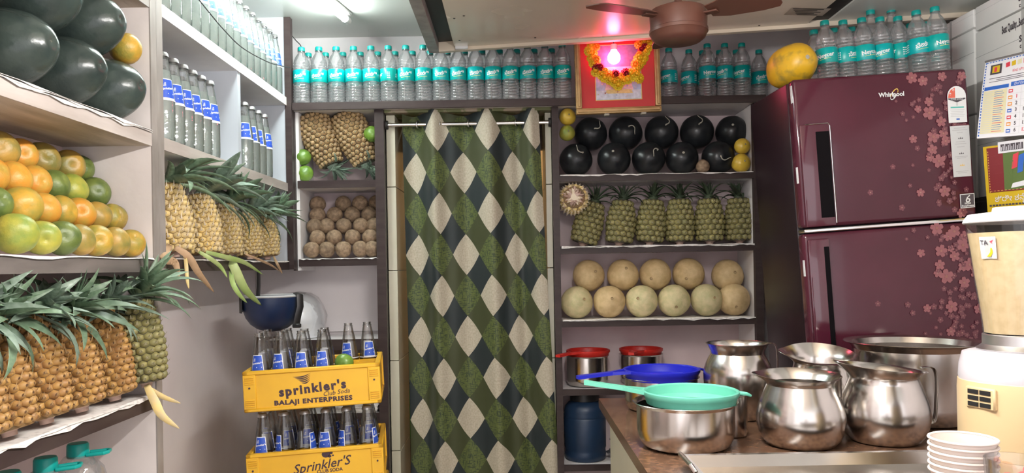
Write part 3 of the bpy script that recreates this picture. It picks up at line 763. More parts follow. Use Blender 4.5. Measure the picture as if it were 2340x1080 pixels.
# ------------------------------------------------------------ soda crates
def crate(label, M, style):
    t = thing('soda_crate', label, 'crate', M=M, group='yellow soda crates')
    w, d, h = .458, .36, .139; b = MB()
    b.box(-w / 2 + .006, w / 2 - .006, .006, .016, .008, h - .012)                      # recessed front panel
    b.box(-w / 2 + .006, w / 2 - .006, d - .016, d - .006, .008, h - .012)
    for s_ in (-1, 1): b.box(min(s_ * (w / 2 - .006), s_ * (w / 2 - .016)), max(s_ * (w / 2 - .006), s_ * (w / 2 - .016)), .016, d - .016, .008, h - .012)
    b.box(-w / 2 + .016, w / 2 - .016, .016, d - .016, .006, .018)
    b.rbox(-w / 2, w / 2, 0, .018, h - .014, h, .003, 1).rbox(-w / 2, w / 2, d - .018, d, h - .014, h, .003, 1)
    b.rbox(-w / 2, -w / 2 + .018, .0, d, h - .014, h, .003, 1).rbox(w / 2 - .018, w / 2, .0, d, h - .014, h, .003, 1)
    b.rbox(-w / 2, w / 2, 0, .016, 0, .012, .003, 1).rbox(-w / 2, w / 2, d - .016, d, 0, .012, .003, 1)
    b.rbox(-w / 2, -w / 2 + .016, 0, d, 0, .012, .003, 1).rbox(w / 2 - .016, w / 2, 0, d, 0, .012, .003, 1)
    obj('body', b, m_yellow, t)
    for s_ in (-1, 1):
        x0, x1 = sorted((s_ * w / 2, s_ * (w / 2 - .042)))
        obj('corner_post', MB().box(x0, x1, d - .012, d - .001, .01, h - .012), m_yellow, t)
        c = obj('corner_post', MB().rbox(x0, x1, .001, .012, .010, h - .012, .002, 1), m_yellow, t)
        for k in range(4):
            for z_ in (.018 + .007 * k, h - .045 + .007 * k): obj('rib', MB().rbox(x0 + .006, x1 - .006, -.0022, .002, z_, z_ + .004, .001, 1), m_yellow, c)
        obj('screw', MB().tube([((x0 + x1) / 2, -.001, .082), ((x0 + x1) / 2, .002, .082)], .0035, 8), m_ink, c)
    dv = MB()
    for k in range(1, 6): x_ = -w / 2 + .016 + (w - .032) * k / 6; dv.box(x_ - .0025, x_ + .0025, .016, d - .016, .018, .118)
    for k in range(1, 4): y_ = .016 + (d - .032) * k / 4; dv.box(-w / 2 + .016, w / 2 - .016, y_ - .0025, y_ + .0025, .018, .125)
    obj('dividers', dv, m_yellow, t)
    f = lambda x, z_: (x, .0055, z_); tx = MB()
    if style == 0:
        put_text(tx, "sprinkler's", f, .042, 0, (-.0, .054), .062, bold=.048, space=1.24)
        put_text(tx, 'Club Soda', f, .022, 0, (.078, .040), .08, bold=.006, shear=.25)
        put_text(tx, 'BALAJI ENTERPRISES', lambda x, z_: (x * 1.22, .0055, z_), .0215, 0, (0, .018), .0, bold=.05, space=1.12)
        for k in range(5):
            n = 10; xs = [-.066 + .012 * (k * .6) + (.062 - .008 * k) * i / n for i in range(n + 1)]
            for i in range(n):
                a0, a1 = i / n, (i + 1) / n; y0 = .110 - .0055 * k - .010 * sin(pi * a0 * .8) + .016 * a0; y1 = .110 - .0055 * k - .010 * sin(pi * a1 * .8) + .016 * a1
                w0, w1 = .0022 * sin(pi * a0), .0022 * sin(pi * a1)
                poly(tx, [(xs[i], y0 - w0), (xs[i + 1], y1 - w1), (xs[i + 1], y1 + w1 + 1e-5), (xs[i], y0 + w0 + 1e-5)], f)
    else:
        put_text(tx, "Sprinkler'S", f, .045, 0, (.018, .068), .10, bold=.012, shear=.35)
        put_text(tx, 'CLUB SODA', f, .016, 0, (.045, .056), .04, bold=.03)
        for (cx_, cy_, rr) in ((.035, .118, .012), (.052, .121, .005), (.047, .110, .005), (.058, .112, .003)):
            poly(tx, [(cx_ + 1.2 * rr * cos(a), cy_ + rr * sin(a)) for a in [2 * pi * k / 14 for k in range(14)]], f)
    obj('lettering', tx, m_ink, t)['kind'] = 'stuff'
    return t
TILT = radians(-2.0)          # crates lean down to the left
def crate_M(x, y, z_, ry): return TR((x, y, z_)) @ RZ(radians(8)) @ Matrix.Rotation(ry, 4, 'Y')
cxm = (P(555, 890, 2.56).x + P(866, 890, 2.56).x) / 2
M0, M1, M2 = crate_M(cxm + .006, 2.595, .498, TILT), crate_M(cxm - .001, 2.595, .778, TILT), None
crate('upper yellow soda crate with wave mark and dealer name, on lower bottles', M1, 0)
crate('lower yellow soda crate with script lettering under the capped bottles', M0, 1)
# support: two plain crates below, out of the frame, reach the floor
st_ = thing('soda_crate', 'plain yellow crate at the bottom of the crate stack', 'crate', M=crate_M(cxm + .012, 2.595, .002, 0), group='yellow soda crates')
obj('body', MB().rbox(-.229, .229, 0, .36, 0, .46, .006, 1), m_yellow, st_)
w_, d_ = .458, .36
def slot(i, j): return (-w_ / 2 + .016 + (w_ - .032) * (i + .5) / 6, .016 + (d_ - .032) * (j + .5) / 4)
for j in range(3):
    for i in range(6):
        x_, y_ = slot(i, j)
        lab = f'{ORD[i]} capped soda bottle from the wall in the {("front", "second", "third", "rear")[j]} row, lower crate'
        place(SBC, lab, M0 @ TR((x_, y_, .0185)) @ Matrix.Diagonal((1, 1, .93, 1)) @ RZ(random.choice([.0, .15, -.2, 1.2, 1.7, -.9])), 'capped soda bottles in the lower crate')
top_slots = [(0, 0), (1, 0), (2, 0), (3, 0), (0, 1), (1, 1), (2, 1), (3, 1), (0, 2), (1, 2), (4, 3), (5, 3)]
for i, j in top_slots:
    x_, y_ = slot(i, j)
    lab = f'{ORD[i]} open soda bottle from the wall in the {("front", "second", "third", "rear")[j]} row, upper crate'
    place(SBE, lab, M1 @ TR((x_, y_, .0185)) @ Matrix.Diagonal((1, 1, .93, 1)) @ RZ(random.uniform(-.35, .25)), 'open soda bottles in the upper crate')

# ------------------------------------------------------------ fruit helpers
def fruit(name, label, cat, c, r, m, axis=(0, -1, 0), dent=.18, flat=.92, lump=.012, seed=0, group=None, stem=False, navel=None):
    """roundish fruit with a dimpled stalk end facing along axis"""
    rnd = random.Random(seed); ph = [rnd.uniform(0, 6.28) for _ in range(4)]
    def fn(d):
        q = 1 - dent * exp(-(1 - d.z) / .035) - dent * .4 * exp(-(1 + d.z) / .03)
        return q + lump * sin(3 * atan2(d.y, d.x) + ph[0]) * (1 - d.z * d.z) + lump * sin(4 * d.x + ph[1]) * sin(3 * d.y + ph[2])
    q = Vector(axis).to_track_quat('Z', 'Y').to_matrix().to_4x4()
    mb = MB().ball((0, 0, 0), (r, r, r * flat), 26, 18, fn=fn, M=q)
    o = obj(name, mb, m, loc=c, sharp=0); tag(o, label, cat, group)
    if navel is not None:
        zc = r * flat * (1 - dent); obj('stem_scar', MB().lathe([(0, zc + .0012), (r * .07, zc + .001), (r * .09, zc + .006)], 8, M=q), navel, o)
    return o

# oranges on the left: four stepped rows
OC = {'g': m_og, 'y': m_oy, 'o': m_or, 'l': m_oyg, 'v': m_ool}
CW = {'g': 'green', 'y': 'yellow', 'o': 'orange', 'l': 'lime yellow', 'v': 'olive'}
rows = [(-1.030, .0, [(-150, 'o', 1.0), (-60, 'y', 1.0), (38, 'l', 1.08), (98, 'l', .95), (140, 'g', 1.0), (183, 'v', .95), (222, 'y', .98), (264, 'v', .98), (300, 'y', .95), (331, 'v', .85)]),
        (-1.078, .5, [(-110, 'v', 1.0), (-12, 'g', .95), (50, 'y', 1.12), (92, 'o', .98), (131, 'y', .95), (175, 'o', 1.0), (223, 'v', .95), (260, 'y', .95), (294, 'v', .95)]),
        (-1.122, 0., [(-20, 'o', 1.), (24, 'o', 1.0), (74, 'o', 1.0), (122, 'g', 1.), (166, 'l', 1.), (216, 'g', 1.05), (252, 'l', .95), (282, 'v', .9)]),
        (-1.165, .5, [(-2, 'v', 1.1), (46, 'o', .98), (97, 'v', 1.1), (158, 'v', 1.05), (196, 'g', .95)])]
RO = .0400
for ri, (X, _, lst) in enumerate(rows):
    z_ = ZO + .005 + RO * 1.02 + ri * .0675
    prevY = None
    for k, (px, cc, sc) in enumerate(lst):
        u = px - 1170; Y = F * X / (u * cos(ROLL) + 120 * sin(ROLL)) if ri > 1 else F * X / u
        Y = min(Y, Y1 - .034 - RO * sc - .001)
        if prevY is not None: Y = max(Y, prevY[0] + (RO * sc + prevY[1]) * .93)
        if Y > Y1 - .034 - RO * sc: Y = Y1 - .035 - RO * sc
        prevY = (Y, RO * sc)
        where = ['bottom', 'second', 'third', 'top'][ri]
        fruit('orange', f'{CW[cc]} sweet orange, {ORD[len(lst) - 1 - k]} from the end panel in the {where} row', 'orange', (X, Y, z_ + (RO * (sc - 1) if ri == 0 else 0)), RO * sc, OC[cc],
              axis=(.9 + random.uniform(-.3, .1), -.55 + random.uniform(-.4, .5), random.uniform(-.2, .5)), dent=random.uniform(.08, .26), flat=random.uniform(.86, .94), lump=.014, seed=k * 7 + ri, group='oranges heaped on the shelf')

# big watermelons on the upper left shelf
def long_melon(label, Y, z_, r, L, x_end, sw, m=m_mel):
    t = thing('watermelon', label, 'watermelon', (x_end - L / 2, Y, z_), group='oblong watermelons')
    R = Matrix.Rotation(pi / 2, 4, 'Y') @ RZ(sw)
    R = RZ(sw) @ Matrix.Rotation(pi / 2 - .08, 4, 'Y')
    obj('rind', MB().ball((0, 0, 0), (r, r, L / 2), 32, 22, fn=lambda d: 1 + .012 * sin(5 * atan2(d.y, d.x)) * (1 - d.z ** 2) - .05 * exp(-(1 - d.z) / .006), M=R), m, t, sharp=0)
    obj('blossom_scar', MB().lathe([(0, L / 2 * .958), (.004, L / 2 * .957), (.0075, L / 2 * .966), (.011, L / 2 * .952)], 12, M=R), m_sap if r < .02 else mat('scar', (.06, .065, .05), .6), t)
    return t
zl = ZM + .012 + .0845
names = ['farthest lower dark watermelon, beside the shelf end panel', 'second lower dark watermelon from the shelf end panel', 'third lower dark watermelon from the shelf end panel', 'fourth lower dark watermelon from the end panel, partly out of view']
for k, Y in enumerate((2.0, 1.808, 1.612, 1.418)): long_melon(names[k], Y, zl, .084, .262, -.955, random.uniform(-.22, -.06))
names = ['upper dark watermelon nearest the shelf end panel', 'middle upper dark watermelon resting on the lower row', 'upper dark watermelon farthest from the end panel, partly out of view']
for k, Y in enumerate((1.902, 1.708, 1.512)): long_melon(names[k], Y, zl + .141, .084, .262, -.955, random.uniform(-.22, -.06))
p = PX(291, 118, -1.02); fruit('papaya', 'small orange yellow fruit wedged beside the upper oblong watermelons', 'fruit', (-1.025, 2.035, p.z + .008), .0395, m_oy, dent=.05, flat=1.15, axis=(.6, -.5, .3))

# ------------------------------------------------------------ pineapples
def eye_mesh(L, R, rows_, n, spike):
    """rind of raised hexagonal eyes with bracts"""
    mb = MB()
    def rad(t_): return R * (.70 + .30 * max(0, sin(pi * (t_ * .84 + .12))) ** .75) * (1 - .16 * max(0, t_ - .5) / .5)
    for i in range(rows_):
        t_ = (i + .5) / rows_; rr = rad(t_); zc = L * (.02 + .96 * t_)
        for k in range(n):
            a = 2 * pi * (k + .5 * (i % 2)) / n
            N = Vector((cos(a), sin(a), .45 * (t_ - .5))).normalized(); U = Vector((-sin(a), cos(a), 0)); V = N.cross(U) * -1 if N.cross(U).z < 0 else N.cross(U)
            C = Vector((rr * cos(a), rr * sin(a), zc)); wu = pi * rr / n * 1.02; wv = L / rows_ * .66
            jit = 1 + random.uniform(-.08, .08); vs = []
            for (s_, h) in ((1.0, -.0045), (.78, .0028), (.34, .0062)):
                for q in range(6):
                    b = pi / 6 + q * pi / 3
                    vs.append(C + U * cos(b) * wu * s_ * 1.02 + V * sin(b) * wv * s_ * .92 + N * h * jit * R / .058)
            vs.append(C + N * .0050 * R / .058)
            fs = []
            for l in range(2):
                for q in range(6): fs.append((l * 6 + q, l * 6 + (q + 1) % 6, (l + 1) * 6 + (q + 1) % 6, (l + 1) * 6 + q))
            mb.add(vs, fs, 0, True)
            mb.add(vs, [(12 + q, 12 + (q + 1) % 6, 18) for q in range(6)], 2, True)
            b0 = C - V * wv * .30 + N * .005
            tipv = C + V * wv * spike * random.uniform(.7, 1.25) + N * (.012 + .004 * spike) * R / .058 + U * random.uniform(-.3, .3) * wu
            mb.add([b0 - U * wu * .46, b0 + U * wu * .46, C + U * wu * .18 + N * .0095, tipv, C - U * wu * .18 + N * .0095], [(0, 1, 2, 4), (4, 2, 3)], 1, False)
    core = [(0, .0)] + [(rad(i / 12) - .003, L * (.005 + .99 * i / 12)) for i in range(13)] + [(0, L)]
    return mb, core
_EM = {}
def rind(L, R, rows_, n, spike, mats):
    key = (L, R, rows_, n, spike)
    if key not in _EM:
        mb, core = eye_mesh(*key); _EM[key] = (mb, MB().lathe(core, 20))
    k2 = key + (mats[0].name,)
    if k2 not in _EM: _EM[k2] = (_EM[key][0].mesh('eyes', [mats[0], mats[1], mats[3]], 0), _EM[key][1].mesh('flesh_core', mats[2]))
    return _EM[k2]
def leaf_mesh(name, L, w, curl, m, n=9):
    g_ = []; p = Vector((0, 0, 0)); ang = 0.0
    for i in range(n):
        f = i / (n - 1); hw_ = w * (.75 + .6 * f - 1.35 * f ** 2.2) * .5 + .0004
        ang = curl * f ** 1.3
        T = Vector((sin(ang), 0, cos(ang))); Nn = Vector((cos(ang), 0, -sin(ang)))
        g_.append([p + Vector((0, -hw_, 0)) - Nn * hw_ * .45, p, p + Vector((0, hw_, 0)) - Nn * hw_ * .45]); p = p + T * (L / (n - 1))
    return MB().sheet(g_, thick=.0012).mesh(name, m, 0)
LEAVES = {}
def leafset(m):
    if m.name not in LEAVES:
        LEAVES[m.name] = [leaf_mesh('leaf', 1.0, .215, c, m) for c in (.25, .65, 1.1, 1.6)]
    return LEAVES[m.name]
def pineapple(label, base, axis, L=.22, R=.058, kind='gold', crown=None, spin=0.0, group=None, rows_=12, n=13, spike=.9, keep=None, seed=0, stalk=True):
    """base point, axis to the crown; crown=(direction, leaf length, number of leaves, material)"""
    rnd = random.Random(seed)
    mats = {'gold': (m_pgold, m_pspk, m_pcore, m_pnav), 'pale': (m_ppale, m_ppspk, m_pcore, m_ppnav), 'tan': (m_ptan, m_polspk, m_pocore, m_pnav), 'olive': (m_pol, m_polspk, m_pocore, m_polnav)}[kind]
    t = thing('pineapple', label, 'pineapple', base, group=group)
    q = Vector(axis).to_track_quat('Z', 'Y').to_matrix().to_4x4() @ RZ(spin)
    em, co = rind(L, R, rows_, n, spike, mats)
    obj('core', co, parent=t, M=q); obj('eyes', em, parent=t, M=q)
    if stalk: obj('stalk', MB().lathe([(0, -.014), (R * .24, -.013), (R * .26, -.004), (R * .5, .004)], 10, M=q), m_base, t)
    if crown:
        cdir, cl, nl, m = crown; top = Vector(axis).normalized() * L * .985
        c0 = obj('crown', MB().tube([top - Vector(axis).normalized() * .012, top + Vector(cdir).normalized() * cl * .12, top + Vector(cdir).normalized() * cl * .3], [R * .42, R * .33, R * .12], 8), m, t)
        Q = Vector(cdir).to_track_quat('Z', 'Y').to_matrix().to_4x4(); ls = leafset(m)
        for k in range(nl):
            f = k / max(1, nl - 1); az = k * 2.39996 + rnd.uniform(-.2, .2); el = .12 + .98 * (1 - f) ** .9 + rnd.uniform(-.12, .12)
            ln = cl * (.62 + .5 * sin(pi * min(1, .25 + f * .75))) * rnd.uniform(.85, 1.12)
            me = ls[min(3, int((1 - f) * 2.6 + rnd.random() * 1.2))]
            for trial in range(9):
                M = TR(top + Vector(cdir).normalized() * cl * (.02 + .2 * f)) @ Q @ RZ(az) @ Matrix.Rotation(el, 4, 'Y') @ TR((R * .12, 0, 0)) @ Matrix.Diagonal((ln, ln * rnd.uniform(.85, 1.1) * 1.0, ln, 1))
                if keep is None: break
                pts = [Vector(base) + M @ v.co for v in list(me.vertices)[::5]]
                if all(keep(p_) for p_ in pts): break
                az += rnd.uniform(.5, 1.5); ln *= .86; el *= .92
            else:
                continue
            obj('leaf', me, parent=c0, M=M)
    return t
def strip_leaf(root, name, pts, w, m, label=None):
    """a long dry or green leaf hanging off a fruit; points are world positions"""
    base = root.location; pts = [Vector(p_) - base for p_ in pts]; n = 14; g_ = []
    def cr(t_):
        f = t_ * (len(pts) - 1); i = min(int(f), len(pts) - 2); u_ = f - i
        p0, p1, p2, p3 = pts[max(i - 1, 0)], pts[i], pts[i + 1], pts[min(i + 2, len(pts) - 1)]
        return .5 * ((2 * p1) + (p2 - p0) * u_ + (2 * p0 - 5 * p1 + 4 * p2 - p3) * u_ ** 2 + (3 * p1 - p0 - 3 * p2 + p3) * u_ ** 3)
    for i in range(n):
        t_ = i / (n - 1); p_ = cr(t_); d = (cr(min(1, t_ + .03)) - cr(max(0, t_ - .03))).normalized()
        s_ = d.cross(Vector((-.45, 1, .1)).normalized()).normalized(); hw_ = w * .5 * (.5 + 1.1 * t_ - 1.58 * t_ ** 2.5)
        nn = d.cross(s_)
        g_.append([p_ - s_ * hw_ + nn * hw_ * .3, p_, p_ + s_ * hw_ + nn * hw_ * .3])
    obj(name, MB().sheet(g_, thick=.001), m, root, label=label, sharp=0)

# lower left shelf: golden pineapples leaning back, crowns bent out over the edge
def keep_left(p_):
    if p_.z > ZO - .038 and p_.x < LX + .008: return False
    if p_.x < LW + .02: return False
    if p_.x < LX + .008 and p_.y > Y1 - .04: return False
    return True
gl = 'golden pineapples above the water jars'
LP = [(-60, 1040, 'golden pineapple almost wholly out of view on the shelf above the jars', 'gold'), (10, 1005, 'golden pineapple partly out of view, fifth from the shelf end', 'gold'), (96, 976, 'golden brown pineapple, fourth from the end of the shelf above the jars', 'gold'),
      (178, 945, 'golden pineapple, third from the end of the shelf above the jars', 'gold'), (255, 920, 'golden pineapple standing next to the bushy olive one at the shelf end', 'gold')]
for k, (px, py, lab, kd) in enumerate(LP):
    Y = F * 1.03 / (1170 - px + 6)
    pineapple(lab, (-1.022, Y, ZP + .026), (-.20, -.03, 1), L=.228, R=.058, kind=kd, crown=((.75 + .1 * (k % 2), -.05 + .12 * (k % 3), .60 - .07 * (k % 2)), .15, 28, m_leafb if k % 2 == 0 else m_leaf),
              spin=k * 1.3, group=gl, keep=keep_left, seed=k, rows_=13, n=15, spike=1.25)
e5 = PX(330, 868, -.985)
p5 = pineapple('olive brown pineapple with bushy crown at the shelf end, stalk curling down', (-.985, 2.035, ZP + .045), (-.12, -.0, 1), L=.225, R=.056, kind='olive', crown=((.55, .0, .85), .165, 30, m_leaf), spin=.4, group=gl, keep=keep_left, seed=9, rows_=12, n=14, spike=.55)
b5 = Vector((-.985, 2.035, ZP + .03))
strip_leaf(p5, 'hanging_leaf', [b5 + Vector((.01, -.02, .01)), b5 + Vector((.035, -.03, -.03)), b5 + Vector((.055, -.03, -.07)), b5 + Vector((.10, -.03, -.105))], .03, m_ppale, 'yellowish curled stalk leaf')
strip_leaf(p5, 'hanging_leaf', [b5 + Vector((.02, -.02, .0)), b5 + Vector((.05, -.02, -.02)), b5 + Vector((.10, -.02, -.04))], .018, m_ppale, 'yellowish curled stalk leaf')

# corner unit: pale pineapples
def keep_corner(p_):
    if p_.x < LX + .006 and (p_.z > ZM - .04 or p_.y < Y1 + .045 or p_.y > Y2 - .04): return False
    if p_.x < LW + .02 or p_.y > DF - .04 and p_.x > LX: return False
    return p_.z > ZO + .02
gc = 'pale pineapples in the corner unit'
CP = [(2.345, 'pale spiky pineapple nearest the post in the corner unit', .215, .062), (2.585, 'second pale pineapple from the post, under the bent crowns', .205, .058), (2.79, 'third pale pineapple from the post in the corner unit', .19, .055),
      (3.02, 'fourth pale pineapple from the post in the corner unit', .175, .055), (3.235, 'pale pineapple farthest into the corner', .175, .055)]
cps = []
for k, (Y, lab, L_, R_) in enumerate(CP):
    cps.append(pineapple(lab, (-1.042, Y, ZO + .022), (-.12, .02, 1), L=L_, R=R_, kind='pale', crown=((.42 + .2 * (k > 0), .34 - .1 * (k % 2), .80 - .2 * (k > 0) - .15 * (k > 2)), .20 if k < 2 else .17, 30, m_leaf if k % 2 == 0 else m_leafb), spin=k * .9,
                     group=gc, keep=keep_corner, seed=20 + k, rows_=12, n=15, spike=1.45))
def hang(root, name, pxs, w, m, lab):
    strip_leaf(root, name, [PX(px, py, X) for px, py, X in pxs], w, m, lab)
hang(cps[0], 'hanging_leaf', [(400, 565, -1.0), (430, 585, -.975), (455, 625, -.965), (490, 668, -.96)], .028, m_dry, 'dry tan leaf')
hang(cps[0], 'hanging_leaf', [(388, 560, -1.0), (375, 590, -.975), (400, 600, -.965), (410, 640, -.96)], .03, m_dry, 'dry tan leaf')
hang(cps[0], 'hanging_leaf', [(420, 575, -1.0), (425, 600, -.975), (428, 640, -.965), (432, 660, -.96)], .014, m_ppale, 'pale dry leaf')
hang(cps[1], 'hanging_leaf', [(470, 575, -1.0), (520, 588, -.97), (560, 600, -.95), (602, 628, -.94)], .022, m_gleaf, 'fresh green hanging leaf')
hang(cps[1], 'hanging_leaf', [(520, 585, -1.0), (535, 610, -.97), (560, 660, -.95), (598, 698, -.94)], .04, m_gleaf, 'fresh green hanging leaf')
hang(cps[1], 'hanging_leaf', [(528, 600, -1.0), (530, 640, -.97), (545, 670, -.95), (565, 692, -.94)], .022, m_gleaf, 'fresh green hanging leaf')
hang(cps[1], 'hanging_leaf', [(455, 575, -1.0), (480, 590, -.97), (505, 610, -.96), (520, 635, -.95)], .018, m_gleaf, 'fresh green hanging leaf')
hang(cps[2], 'hanging_leaf', [(560, 580, -1.0), (590, 592, -.97), (620, 606, -.95), (640, 620, -.945)], .012, m_dry, 'dry tan leaf')
hang(cps[3], 'hanging_leaf', [(625, 585, -1.0), (632, 600, -.97), (640, 615, -.96), (645, 625, -.955)], .014, m_dry, 'dry tan leaf')

# back left bay: two big pineapples upside down
def keep_bay(p_): return p_.z > ZA + .003 and p_.y > DF - .02 and p_.y < DW - .02 and LX + .045 < p_.x < XL - .035
YB = 3.50
for k, ((ax, ay), (bx, by), lab) in enumerate([((710, 262), (762, 385), 'upside-down pineapple nearer the room corner in the narrow bay'), ((788, 258), (838, 380), 'upside-down pineapple nearer the curtained doorway in the narrow bay')]):
    a, b = P(ax, ay, YB), P(bx, by, YB)
    pineapple(lab, a, b - a, L=.255, R=.075, kind='tan', crown=((b - a + Vector((.12, -.04, .03))), .11, 20, m_leafb), spin=.5 + k, group='upside-down pineapples', rows_=12, n=16, spike=.45, keep=keep_bay, seed=40 + k)
for k, (px, py, lab, m) in enumerate([(850, 306, 'single green lime between upside-down pineapple and doorway post', m_lime), (692, 358, 'upper of the two green limes in the bay corner', m_lime), (697, 397, 'lower of the two green limes in the bay corner', m_lime)]):
    Y = DF + .05; p = P(px, py, Y)
    if k == 2: p.z = ZA + .040
    if k == 1: p.z = ZA + .040 + .074
    fruit('sweet_lime', lab, 'lime', p, .0375, m, dent=.06, seed=k, group='limes in the bay', axis=(.2, -1, .4))

# small brown fruit in the bay below
gs = 'brown fruit stacked in the bay'
stack = [(573, [708, 747, 785, 824, 861]), (545, [726, 764, 806, 846]), (518, [707, 747, 786, 825, 862]), (491, [726, 765, 805, 844]), (464, [708, 784, 823, 861])]
RS = .0375
for ri, (py, pxs) in enumerate(stack):
    Y = DF + .052 + .031 * ri
    for k, px in enumerate(pxs):
        p = P(px, py, Y); p.x = min(max(p.x, LX + .043 + RS), XL - .034 - RS); zz = ZB + .006 + RS * 1.0 + ri * .0545
        fruit('brown_fruit', f'rough brown round fruit, {ORD[k]} from the room corner in row {["one", "two", "three", "four", "five"][ri]} from the shelf', 'fruit', (p.x, Y, zz), RS, m_sap, dent=.05, flat=.97, seed=k + 9 * ri, group=gs, axis=(random.uniform(-.6, .6), -1, random.uniform(-.5, .6)))

# right cabinet: black watermelons
gm = 'black watermelons in the cabinet'
def round_melon(label, c, r, flat=1.0, tendril=0, seed=0):
    t = thing('watermelon', label, 'watermelon', c, group=gm); rnd = random.Random(seed)
    ax = Vector((rnd.uniform(-.3, .5), -1, rnd.uniform(-.1, .5))); q = ax.to_track_quat('Z', 'Y').to_matrix().to_4x4() @ RZ(rnd.uniform(0, 6.28))
    obj('rind', MB().ball((0, 0, 0), (r, r, r * flat), 30, 20, fn=lambda d: 1 + .008 * sin(6 * atan2(d.y, d.x)) * (1 - d.z ** 2) - .03 * exp(-(1 - d.z) / .01), M=q), m_mel2, t, sharp=0)
    if tendril:
        s_ = rnd.choice([-1, 1]); pts = [q @ Vector((0, 0, r * flat * .97)), q @ Vector((0, 0, r * flat * 1.06)), q @ Vector((.012 * s_, .008, r * flat * 1.09)), q @ Vector((.026 * s_, .004, r * flat * 1.06)), q @ Vector((.034 * s_, -.012, r * flat * 1.01)), q @ Vector((.040 * s_, -.022, r * flat * .985))]
        obj('stalk', MB().tube(smooth(pts, 16), [.0035 - .00013 * i for i in range(17)], 7), m_stalk, t)
    else:
        obj('blossom_scar', MB().lathe([(0, r * flat * .975), (.005, r * flat * .978), (.007, r * flat * .968)], 10, M=q), m_stalk, t)
for k, (px, py, r) in enumerate([(1316, 358, .0755), (1403, 362, .0765), (1482, 362, .0765), (1558, 360, .0755), (1641, 357, .0755)]):
    Y = DF + .085; p = P(px, py, Y); p.x = max(p.x, XR + .031 + r)
    round_melon(f'black round watermelon, {ORD[k]} from the doorway post in the lower row', (p.x, Y, ZR[0] + .004 + r), r, tendril=k in (0, 2, 4), seed=k)
for k, (px, py, r) in enumerate([(1349, 286, .078), (1429, 284, .079), (1511, 281, .079), (1592, 283, .079), (1672, 284, .076)]):
    Y = DF + .155; p = P(px, py, Y)
    round_melon(f'black round watermelon, {ORD[k]} from the doorway post in the upper row', (p.x, Y, ZR[0] + .004 + .0755 + .130 + (r - .078)), r, tendril=k in (0, 1, 2, 3), seed=10 + k)
for px, py, r, lab, m in [(1297, 267, .038, 'yellow lime touching the shelf top beside the doorway post', m_yel), (1296, 304, .036, 'greenish yellow lime under the yellow one by the doorway post', m_oyg), (1703, 328, .036, 'smaller yellow lime resting on a larger one beside the black melons', m_yel),
                          (1697, 369, .043, 'larger yellow lime on the shelf under a smaller one', m_yel), (1606, 379, .031, 'small brown fruit in front of the lower black melons', m_sap)]:
    Y = DF + .042; p = P(px, py, Y); p.x = min(max(p.x, XR + .0305 + r), XC1 - .018 - r)
    if py > 340: p.z = ZR[0] + .004 + r
    if py == 328: p.z = ZR[0] + .004 + .086 + r * .93
    fruit('sweet_lime' if m is not m_sap else 'brown_fruit', lab, 'fruit', p, r, m, dent=.05, seed=int(px), axis=(.1, -1, .1), navel=m_stalk if m is not m_sap else None, flat=.95)

# right cabinet: pineapples
def keep_cab(p_): return ZR[1] + .003 < p_.z < ZR[0] - .03 and DF - .03 < p_.y < DW - .02 and XR + .035 < p_.x < XC1 - .02
go = 'olive pineapples in the cabinet'
for k, (px, tx_) in enumerate([(1342, .30), (1414, .12), (1484, .10), (1553, .02), (1622, .0), (1690, .0)]):
    Y = DF + .10; p = P(px, 540, Y)
    pineapple(f'upright olive pineapple, {ORD[k]} of six counted from the doorway post', (p.x - (.02 if k == 0 else 0), Y, ZR[1] + .02), (tx_, .02, 1), L=.198, R=.0645, kind='olive', crown=((tx_, -.12, 1), .115, 20, m_dleaf), spin=k * .77, group=go, rows_=8, n=12, spike=.28, keep=keep_cab, seed=60 + k)
t = pineapple('pinkish tan pineapple lying with its cut stalk facing out', P(1312, 450, DF + .005), (.05, 1, -.05), L=.20, R=.062, kind='pale', spin=.3, group=go, rows_=9, n=13, spike=1.0, seed=70, stalk=False)
bs = MB(); rnd = random.Random(3)
bs.tube([(0, -.012, 0), (0, .012, 0)], .0155, 14)
obj('cut_stalk', bs, m_ppspk, t)
obj('butt', MB().lathe([(0, .002), (.03, .004), (.046, .016), (.054, .035)], 20, M=Matrix.Rotation(-pi / 2, 4, 'X')), m_base, t)
for ring, (rr, nn, ln) in enumerate(((.014, 10, .024), (.027, 14, .022), (.042, 17, .022))):
    for k in range(nn):
        a = 2 * pi * k / nn + ring * .3 + rnd.uniform(-.16, .16); lq = ln * rnd.uniform(.75, 1.25); d = Vector((cos(a), 0, sin(a))); s_ = Vector((-sin(a), 0, cos(a))); y0 = -.006 + .009 * ring + rnd.uniform(-.003, .003)
        q = [d * rr * .7 - s_ * .008, d * rr * .7 + s_ * .008, d * (rr + lq * .6) + s_ * .006, d * (rr + lq), d * (rr + lq * .6) - s_ * .006]
        v = [Vector((p_.x, y0 - (.004 if i < 2 else .008 if i != 3 else -.004), p_.z)) for i, p_ in enumerate(q)]
        obj('bract', MB().add(v + [p_ + Vector((0, .002, 0)) for p_ in v], [(0, 1, 2, 3, 4), (9, 8, 7, 6, 5)] + [(i, (i + 1) % 5, 5 + (i + 1) % 5, 5 + i) for i in range(5)]), m_base if (k + ring) % 3 else m_ppspk, t)
